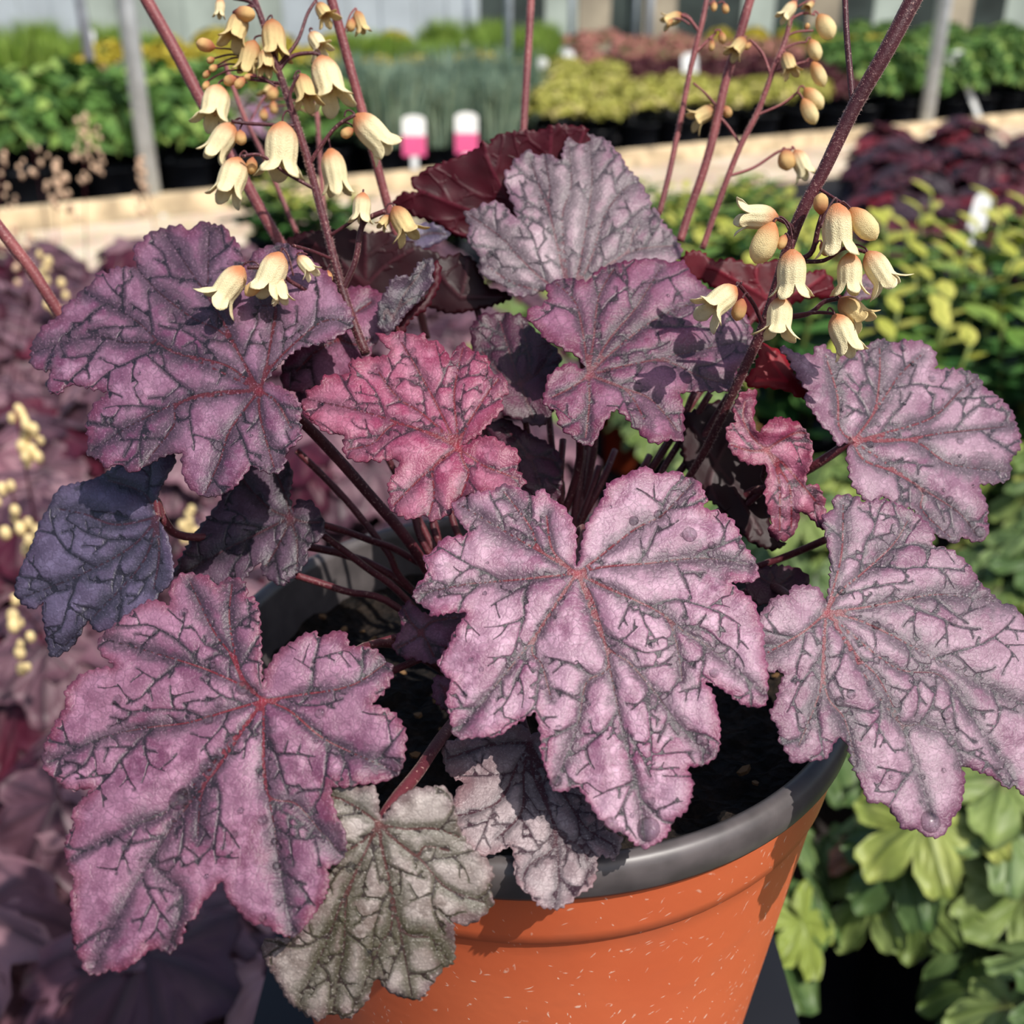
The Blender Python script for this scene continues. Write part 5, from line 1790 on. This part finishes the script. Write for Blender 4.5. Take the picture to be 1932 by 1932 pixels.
def shoots(name, label, seed, n=9, h=0.42, pot_me=POT_B):
    """leafy upright shoots; each shoot a part, each of its leaves a sub-part"""
    r = random.Random(seed)
    root = empty(name, (0, 0, 0), label, 'potted plant')
    put('pot', pot_me, root)
    for i in range(n):
        az = i * 2.4 + r.uniform(-.3, .3)
        rr = 0.075 * sqrt((i + 0.5) / n)
        H = h * r.uniform(0.75, 1.08)
        b0 = Vector((rr * cos(az), rr * sin(az), 0.155))
        t0 = Vector((rr * 2.3 * cos(az), rr * 2.3 * sin(az), 0.155 + H))
        c = catmull([b0, b0 * 0.5 + t0 * 0.5 + Vector((0.01, 0.01, 0)), t0], 4)
        m = MB()
        m.tube(c, 0.004, 6)
        s = link('shoot', m.mesh('shoot'), [M_STALK_G], root)
        nl = 10
        for k in range(nl):
            t = 0.2 + 0.8 * k / (nl - 1)
            p = b0.lerp(t0, t)
            a = k * 1.95 + r.uniform(-.3, .3)
            up = 0.1 + 0.7 * t ** 3
            d = Vector((cos(a), sin(a), up)).normalized()
            nrm = (Vector((0, 0, 1)) - d * d.z).normalized()
            x = d.cross(nrm)
            L = (0.12 if t < 0.85 else 0.055) * r.uniform(0.8, 1.15)
            me = LG[0] if t < 0.7 else (LG[1] if t < 0.84 else LG[2])
            o = put('leaf', me, s)
            o.matrix_basis = Matrix.Translation(p) @ Matrix([[x.x, d.x, nrm.x, 0], [x.y, d.y, nrm.y, 0], [x.z, d.z, nrm.z, 0], [0, 0, 0, 1]]) @ Matrix.Diagonal((L, L, L, 1))
    return root


SHOOT = [shoots('potted_leafy_shrub', 'x', 100 + q) for q in range(2)]
SHORT = [shoots('potted_leafy_shrub', 'x', 110, 11, 0.24)]
for x, y, s in ((0.72, 1.52, 0.86), (1.03, 1.55, .92), (0.60, 1.86, 0.92), (0.90, 1.86, 1.0), (1.2, 1.9, 1.04), (0.74, 2.2, .92), (1.05, 2.2, 1.0), (1.36, 2.22, 1.06), (1.66, 2.25, 1.04)):
    place(SHOOT, x, y, 'green leafy shrub with yellowish tops in the blurred row at the right', 'green shrubs with yellow tops at the right', s)
for x, y in ((0.45, 2.75), (0.78, 2.6), (0.42, 3.15), (0.72, 3.1), (0.62, 3.5), (0.95, 3.45), (0.35, 3.6), (0.3, 4.0), (0.7, 3.95), (1.05, 3.9), (0.5, 4.4), (1.0, 4.4), (.05, 4.3), (-.3, 4.2), (-.75, 3.9), (-1.0, 4.1)):
    place(SHORT, x, y, 'low fresh green plant beside the pale path, behind the large purple heuchera', 'low green plants along the path', rb.uniform(0.8, 1.05))
y = 2.75
while y < 6.2:
    x = 0.29 * (y + 0.36) + 0.3
    while x < (y + 0.5) * 0.58:
        o = place(MAROON, x + rb.uniform(-.04, .04), y + rb.uniform(-.04, .04), 'dark maroon heuchera in the blurred row behind the shrubs at the right', 'maroon heucheras at the right', rb.uniform(1.1, 1.35))
        x += 0.40
    y += 0.40


# ------------------------------------------------------------------ far rows beyond the timber edging
def tuft(name, mats, r, kind, n, R_, H):
    """foliage of one far plant as a dense mass of small solid leaves"""
    m = MB()
    for i in range(n):
        if kind == 'grass':
            a = r.uniform(0, 6.28)
            rr = R_ * 0.7 * sqrt(r.random())
            b0 = Vector((rr * cos(a), rr * sin(a), 0.0))
            ln = Vector((cos(a), sin(a), 0)) * R_ * r.uniform(0.05, 0.7)
            t0 = b0 + ln + Vector((0, 0, H * r.uniform(0.6, 1.05)))
            s = Vector((-sin(a), cos(a), 0)) * 0.007
            mid_ = b0.lerp(t0, 0.55) + Vector((0, 0, H * 0.12))
            e = Vector((cos(a), sin(a), 0)) * 0.004
            m.add([b0 - s, b0 + s, b0 + e, mid_ - s, mid_ + s, mid_ + e, t0], [(0, 1, 4, 3), (1, 2, 5, 4), (2, 0, 3, 5), (3, 4, 6), (4, 5, 6), (5, 3, 6)], r.randrange(len(mats)))
        else:
            a = r.uniform(0, 6.28)
            u = r.random() ** 0.6
            pol = math.acos(r.uniform(0.0 if kind == 'mound' else -0.25, 1))
            d = Vector((sin(pol) * cos(a), sin(pol) * sin(a), cos(pol)))
            p = Vector((d.x * R_ * (0.6 + 0.4 * u), d.y * R_ * (0.6 + 0.4 * u), H * 0.45 + d.z * H * 0.55 * (0.6 + 0.4 * u)))
            nrm = (d + Vector((r.uniform(-.5, .5), r.uniform(-.5, .5), r.uniform(0, .9)))).normalized()
            t1 = nrm.orthogonal().normalized()
            t1 = (Matrix.Rotation(r.uniform(0, 6.28), 3, nrm) @ t1)
            t2 = nrm.cross(t1)
            L = (0.07 if kind == 'bush' else 0.04) * r.uniform(0.7, 1.3)
            W = L * 0.55
            q = [p - t1 * L, p + t2 * W * 0.8 - t1 * L * 0.2 + nrm * 0.006, p + t1 * L - nrm * 0.012, p - t2 * W * 0.8 - t1 * L * 0.2 + nrm * 0.006, p - nrm * 0.012]
            m.add(q, [(0, 3, 2), (0, 2, 1), (0, 1, 4), (1, 2, 4), (2, 3, 4), (3, 0, 4)], r.choice((0, 0, 0, 1)) if len(mats) > 1 else 0)
    me = m.mesh(name)
    for mt in mats:
        me.materials.append(mt)
    return me


def fm(name, a, b):
    return simple(name, b, 0.6, 0.25, scale=9.0, trans=0.15, c2=a)


F_GREEN = [fm('far_green', (52, 84, 36), (96, 134, 62)), fm('far_green_light', (108, 138, 62), (146, 168, 88))]
F_BLUE = [fm('far_blue_green', (84, 112, 98), (128, 152, 134)), fm('far_blue_green_light', (110, 134, 108), (150, 168, 142))]
F_LIME = [fm('far_lime', (140, 142, 60), (184, 178, 90)), fm('far_lime_pale', (178, 170, 96), (212, 200, 138))]
F_YEL = [fm('far_yellow', (164, 148, 40), (206, 186, 66)), fm('far_olive', (112, 120, 48), (150, 152, 66))]
F_GRASS = [fm('far_grass', (92, 126, 42), (134, 164, 62)), fm('far_grass2', (112, 142, 56), (150, 172, 80))]
F_PINK = [fm('far_pink', (156, 96, 92), (196, 138, 124)), fm('far_sage', (122, 122, 82), (160, 152, 106))]
F_DARK = [fm('far_maroon', (64, 28, 38), (98, 46, 54)), fm('far_maroon2', (84, 50, 50), (116, 78, 70))]
F_LILAC = [fm('far_lilac', (150, 108, 140), (186, 150, 174)), fm('far_leaf', (82, 112, 60), (116, 142, 82))]


def far_proto(name, cat, label, kind, mats, n, R_, H, seed):
    r = random.Random(seed)
    root = empty(name, (0, 0, 0), label, cat)
    p = put('pot', POT_B, root)
    p.scale = (1.35, 1.35, 1.25)
    f = bpy.data.objects.new('foliage', tuft('foliage', mats, r, kind, n, R_, H))
    COL.objects.link(f)
    f.parent = root
    f.location = (0, 0, 0.19)
    f['kind'] = 'stuff'
    return root


FAR = {}
for key, args in {
    'green': ('potted_green_bush', 'potted plant', 'x', 'bush', F_GREEN, 330, 0.26, 0.46), 'blue': ('potted_blue_grass', 'potted plant', 'x', 'grass', F_BLUE, 420, 0.24, 0.46),
    'lime': ('potted_lime_mound', 'potted plant', 'x', 'mound', F_LIME, 460, 0.24, 0.30), 'yellow': ('potted_yellow_bush', 'potted plant', 'x', 'mound', F_YEL, 420, 0.26, 0.38),
    'grass': ('potted_green_grass', 'potted plant', 'x', 'grass', F_GRASS, 320, 0.26, 0.5), 'pink': ('potted_pink_plant', 'potted plant', 'x', 'mound', F_PINK, 380, 0.25, 0.34),
    'dark': ('potted_maroon_mound', 'potted plant', 'x', 'mound', F_DARK, 420, 0.25, 0.30), 'lilac': ('potted_lilac_flower', 'potted plant', 'x', 'mound', F_LILAC, 380, 0.24, 0.40)}.items():
    FAR[key] = [far_proto(*args, 200 + len(FAR))]
WORD = {'green': 'dark green leafy bush in a black pot', 'blue': 'blue-green grassy plant in a black pot', 'lime': 'pale yellow-green mound in a black pot', 'yellow': 'yellow flowering plant in a pot',
        'grass': 'bright green grassy plant in a pot', 'pink': 'pinkish plant in a pot', 'dark': 'maroon mound in a pot', 'lilac': 'lilac flowering plant in a pot'}


def pick(bands, x):
    for lim, kind in bands:
        if x < lim:
            return kind
    return bands[-1][1]


BANDS = [
    ((0.5, 1.0), 'first rows behind the timber edging', [(430, 'green'), (560, 'lilac'), (640, 'green'), (1000, 'blue'), (1330, 'lime'), (1540, 'lime'), (1640, 'dark'), (9999, 'green')], 0.46, 1.12),
    ((1.5, 2.0), 'second band of rows behind the timber edging', [(400, 'green'), (640, 'lilac'), (990, 'blue'), (1330, 'lime'), (1560, 'dark'), (1700, 'dark'), (9999, 'green')], 0.52, 1.0),
    ((3.0, 3.7, 4.4), 'middle rows of the nursery', [(60, 'pink'), (220, 'pink'), (330, 'lilac'), (480, 'yellow'), (930, 'yellow'), (1080, 'lime'), (1180, 'lime'), (1540, 'dark'), (9999, 'green')], 0.6, 1.1),
    ((6.0, 7.0, 8.0), 'rows in the far half of the nursery', [(160, 'grass'), (420, 'yellow'), (640, 'yellow'), (1060, 'grass'), (1240, 'pink'), (1380, 'pink'), (1540, 'pink'), (1700, 'yellow'), (9999, 'green')], 0.8, 1.2),
    ((11.0, 13.0), 'rows farthest from the camera', [(300, 'grass'), (500, 'yellow'), (760, 'yellow'), (1060, 'grass'), (1300, 'pink'), (1500, 'yellow'), (9999, 'green')], 1.0, 1.35)]
FARROWS = []
for ds, where, bands, step, sc in BANDS:
    for d in ds:
        row = []
        FARROWS.append((len(FARROWS), row))
        t = -6.0
        while t < KLEN + 24:
            p = KL + kd * (t + rb.uniform(-.05, .05)) - kn * d
            q = project(Vector((p.x, p.y, 0.4)))
            if q and -120 < q[0] < 2050 and q[2] > 3 and p.y < 31.5:
                kind = pick(bands, q[0] + rb.uniform(-25, 25))
                s = sc * rb.uniform(0.88, 1.12)
                row.append((q[0], kind, place(FAR[kind], p.x, p.y, 'x', WORD[kind].split(' in a')[0] + ' row', s)))
            t += step * (1.0 + max(0, (t - 4)) * 0.015)

# steel posts of the shade house
M_STEEL = simple('galvanised_steel', (208, 217, 224), 0.5, 0.5, metal=0.0, var=0.1, scale=12)
for px_, py_, r_, lab in ((287, 366, 0.047, 'thick grey steel post at the upper left, left of the tall cream flower stem'), (192, 262, 0.045, 'thin grey steel post at the upper left beyond the thick one'), (959, 196, 0.05, 'grey steel post left of the bare pink stem at the top centre'),
                          (884, 112, 0.07, 'distant grey steel post in front of the white wall panels'), (1747, 229, 0.065, 'thick grey steel post at the upper right, right of the leaning stem'), (1222, 112, 0.09, 'distant steel post at the top, right of the centre'), (1076, 108, 0.07, 'distant steel post at the top centre, right of the bare pink stem'),
                          (1196, 104, 0.05, 'slim distant steel post just left of another one at the top')):
    g = at(px_, py_, 0.12 if py_ in (366, 229) else 0.0)
    e = empty('steel_post', (g.x, g.y, 0), lab, 'post')
    m = MB()
    m.tube([(0, 0, 0.02), (0, 0, 4.2)], r_, 16)
    link('pole', m.mesh('pole'), [M_STEEL], e)
    b = MB()
    b.box((0, 0, 0.012), (r_ * 3.4, r_ * 3.4, 0.024))
    link('base_plate', b.mesh('base_plate'), [M_STEEL], e, smooth=False)

# far wall: plastic sheets, with dark-coloured panels in place of the open gaps between
M_SHEET = simple('milky_plastic_sheet', (206, 214, 216), 0.5, 0.4, var=0.07, scale=0.8, trans=0.3)
M_SHEETG = simple('grey_green_sheet', (168, 178, 166), 0.6, 0.3, var=0.12, scale=0.8)
M_DARK_GAP = simple('dark_gap_panel', (58, 66, 62), 0.8, 0.2, var=0.35, scale=0.6)  # solid panel, coloured like the darkness of an open gap
M_BEIGE = simple('beige_board', (170, 158, 136), 0.7, 0.2, var=0.15, scale=0.7)
wall = bpy.data.objects.new('wall_back', None)
COL.objects.link(wall)
wall['kind'] = 'structure'
WY = 33.5
x = -19.0
i = 0
while x < 19.0:
    w = 0.95
    q = project(Vector((x + w / 2, WY, 1.0)))[0]
    if q < 215:
        mt = M_SHEETG if i % 4 == 3 else M_SHEET
    elif q < 330:
        mt = M_SHEETG
    elif q < 520:
        mt = M_SHEETG
    elif q < 900:
        mt = M_SHEET
    elif q < 1060:
        mt = M_DARK_GAP if i % 3 else M_SHEETG
    elif q < 1330:
        mt = M_DARK_GAP if i % 2 else M_BEIGE
    else:
        mt = (M_DARK_GAP, M_BEIGE, M_DARK_GAP, M_SHEETG)[i % 4]
    b = MB()
    b.box((x + w / 2, WY + (0.04 if i % 2 else 0), 1.9), (w - 0.02, 0.04, 3.8))
    link('wall_panel', b.mesh('wall_panel'), [mt], wall, smooth=False)
    x += w
    i += 1

# plant labels stuck in the pots
M_WHITE = simple('white_label_plastic', (236, 236, 232), 0.4, 0.4, var=0.03)
M_PINKL = simple('pink_label_print', (222, 92, 140), 0.4, 0.4, var=0.06)


def plant_label(px_, py_, zc, w, h, pink, lab, tilt=0.0):
    p = P(px_, py_, zc)
    e = empty('plant_label', (p.x, p.y, p.z), lab, 'label')
    e.rotation_euler = (radians(-8), tilt, 0)
    m = MB()
    prof = []
    hh = h * (0.5 if pink else 1.0)
    # rounded top card
    n = 8
    top = [(-w / 2, 0)] + [(-w / 2 * cos(pi * k / n), hh * 0.75 + hh * 0.25 * sin(pi * k / n)) for k in range(n + 1)] + [(w / 2, 0)]
    vs = [(x_, -0.0012, z_) for x_, z_ in top] + [(x_, 0.0012, z_) for x_, z_ in top]
    k_ = len(top)
    m.add(vs, [tuple(range(k_)), tuple(range(2 * k_ - 1, k_ - 1, -1))] + [(a, a + k_, (a + 1) % k_ + k_, (a + 1) % k_) for a in range(k_)])
    link('label_top', m.mesh('label_top'), [M_WHITE], e, smooth=False)
    if pink:
        b = MB()
        b.box((0, 0, -h * 0.25), (w, 0.0024, h * 0.5))
        link('label_panel', b.mesh('label_panel'), [M_PINKL], e, smooth=False)
    s = MB()
    z0 = -h * 0.5 if pink else 0.0
    zg = -p.z
    s.box((0, 0.0, (z0 + zg) / 2), (w * 0.3, 0.0022, max(abs(zg - z0), 0.01)))
    link('stake', s.mesh('stake'), [M_WHITE], e, smooth=False)


tl_ = min((abs(project(KL + kd * (q / 50.0) - kn * 0.14)[0] - 830), q) for q in range(200, 700))[1] / 50.0
zl = project(KL + kd * tl_ - kn * 0.14 + Vector((0, 0, 0.3)))[2]
plant_label(781, 256, zl - 0.1, 0.15, 0.25, True, 'pink and white plant label, left of the pair by the blue-green grass')
plant_label(880, 251, zl + 0.1, 0.15, 0.26, True, 'pink and white plant label, right of the pair by the blue-green grass')
for px_, py_, zc, w, lab, tl in ((1020, 135, 11.5, 0.11, 'small white plant label among yellow-green plants right of the bare pink stem', 0.2), (1075, 122, 13.5, 0.13, 'white plant label at the top centre, farther than the one among lime plants', -0.1), (882, 102, 14.0, 0.12, 'small white plant label among yellow plants at the top', 0.0),
                                 (1302, 140, 11.0, 0.16, 'white plant label behind the thin stems at the upper right', -0.1), (1815, 138, 10.5, 0.17, 'large white plant label tilted beside the thick grey post at the right', -0.5), (165, 85, 14.0, 0.15, 'white plant label left of the thick grey post at the upper left', 0.3)):
    plant_label(px_, py_, zc, w, w * 1.3, False, lab, tl)
plant_label(1840, 432, 3.0, 0.05, 0.10, False, 'white plant label among the maroon plants and shrubs at the right edge', 0.15)

# ------------------------------------------------------------------ one label per plant, counted along its row
ORD = ['first', 'second', 'third', 'fourth', 'fifth', 'sixth', 'seventh', 'eighth', 'ninth', 'tenth', 'eleventh', 'twelfth', 'thirteenth', 'fourteenth', 'fifteenth',
       'sixteenth', 'seventeenth', 'eighteenth', 'nineteenth', 'twentieth'] + ['twenty-' + w for w in ('first', 'second', 'third', 'fourth', 'fifth', 'sixth', 'seventh', 'eighth', 'ninth')] + ['thirtieth'] + \
      ['thirty-' + w for w in ('first', 'second', 'third', 'fourth', 'fifth', 'sixth', 'seventh', 'eighth', 'ninth')]
FW = {'green': 'dark green leafy bush', 'blue': 'blue-green grassy plant', 'lime': 'pale yellow-green mound', 'yellow': 'yellow flowering plant', 'grass': 'bright green grassy plant',
      'pink': 'pinkish bushy plant', 'dark': 'maroon mound', 'lilac': 'lilac flowering plant'}
for k, row in FARROWS:
    cnt_ = {}
    for x_, kind, o in sorted(row, key=lambda q: q[0]):
        n_ = cnt_[kind] = cnt_.get(kind, 0) + 1
        o['label'] = FW[kind] + ', ' + ORD[n_ - 1] + ' from left, ' + ORD[k] + ' row behind timber edging'
        o['group'] = FW[kind] + 's behind the timber edging'


def label_rows(objs, noun, where, step):
    """objs: things in rows away from the camera; counted from the left"""
    rows = {}
    y0 = min(o.location.y for o in objs)
    for o in objs:
        rows.setdefault(int((o.location.y - y0) / step + 0.5), []).append(o)
    for k_, key in enumerate(sorted(rows)):
        for i_, o in enumerate(sorted(rows[key], key=lambda q: q.location.x)):
            o['label'] = noun + ', ' + ORD[i_] + ' from left, ' + ORD[k_] + ' row from camera, ' + where


def by_group(g):
    return [o for o in COL.objects if o.get('group') == g and o.get('category')]


label_rows(by_group('purple heucheras left of the big pot'), 'mauve-leaved heuchera', 'left of orange pot', 0.29)
label_rows(by_group('yellow-green plants right of the big pot'), 'yellow-green lobed plant', 'right of orange pot', 0.27)
label_rows(by_group('yellow-green plants glimpsed through the foliage'), 'yellow-green plant', 'glimpsed through the foliage', 0.35)
label_rows(by_group('green shrubs with yellow tops at the right'), 'yellow-topped green shrub', 'at right', 0.34)
label_rows(by_group('low green plants along the path'), 'low green plant', 'along the pale path', 0.42)
label_rows(by_group('maroon heucheras at the right'), 'dark maroon heuchera', 'behind the shrubs at right', 0.40)
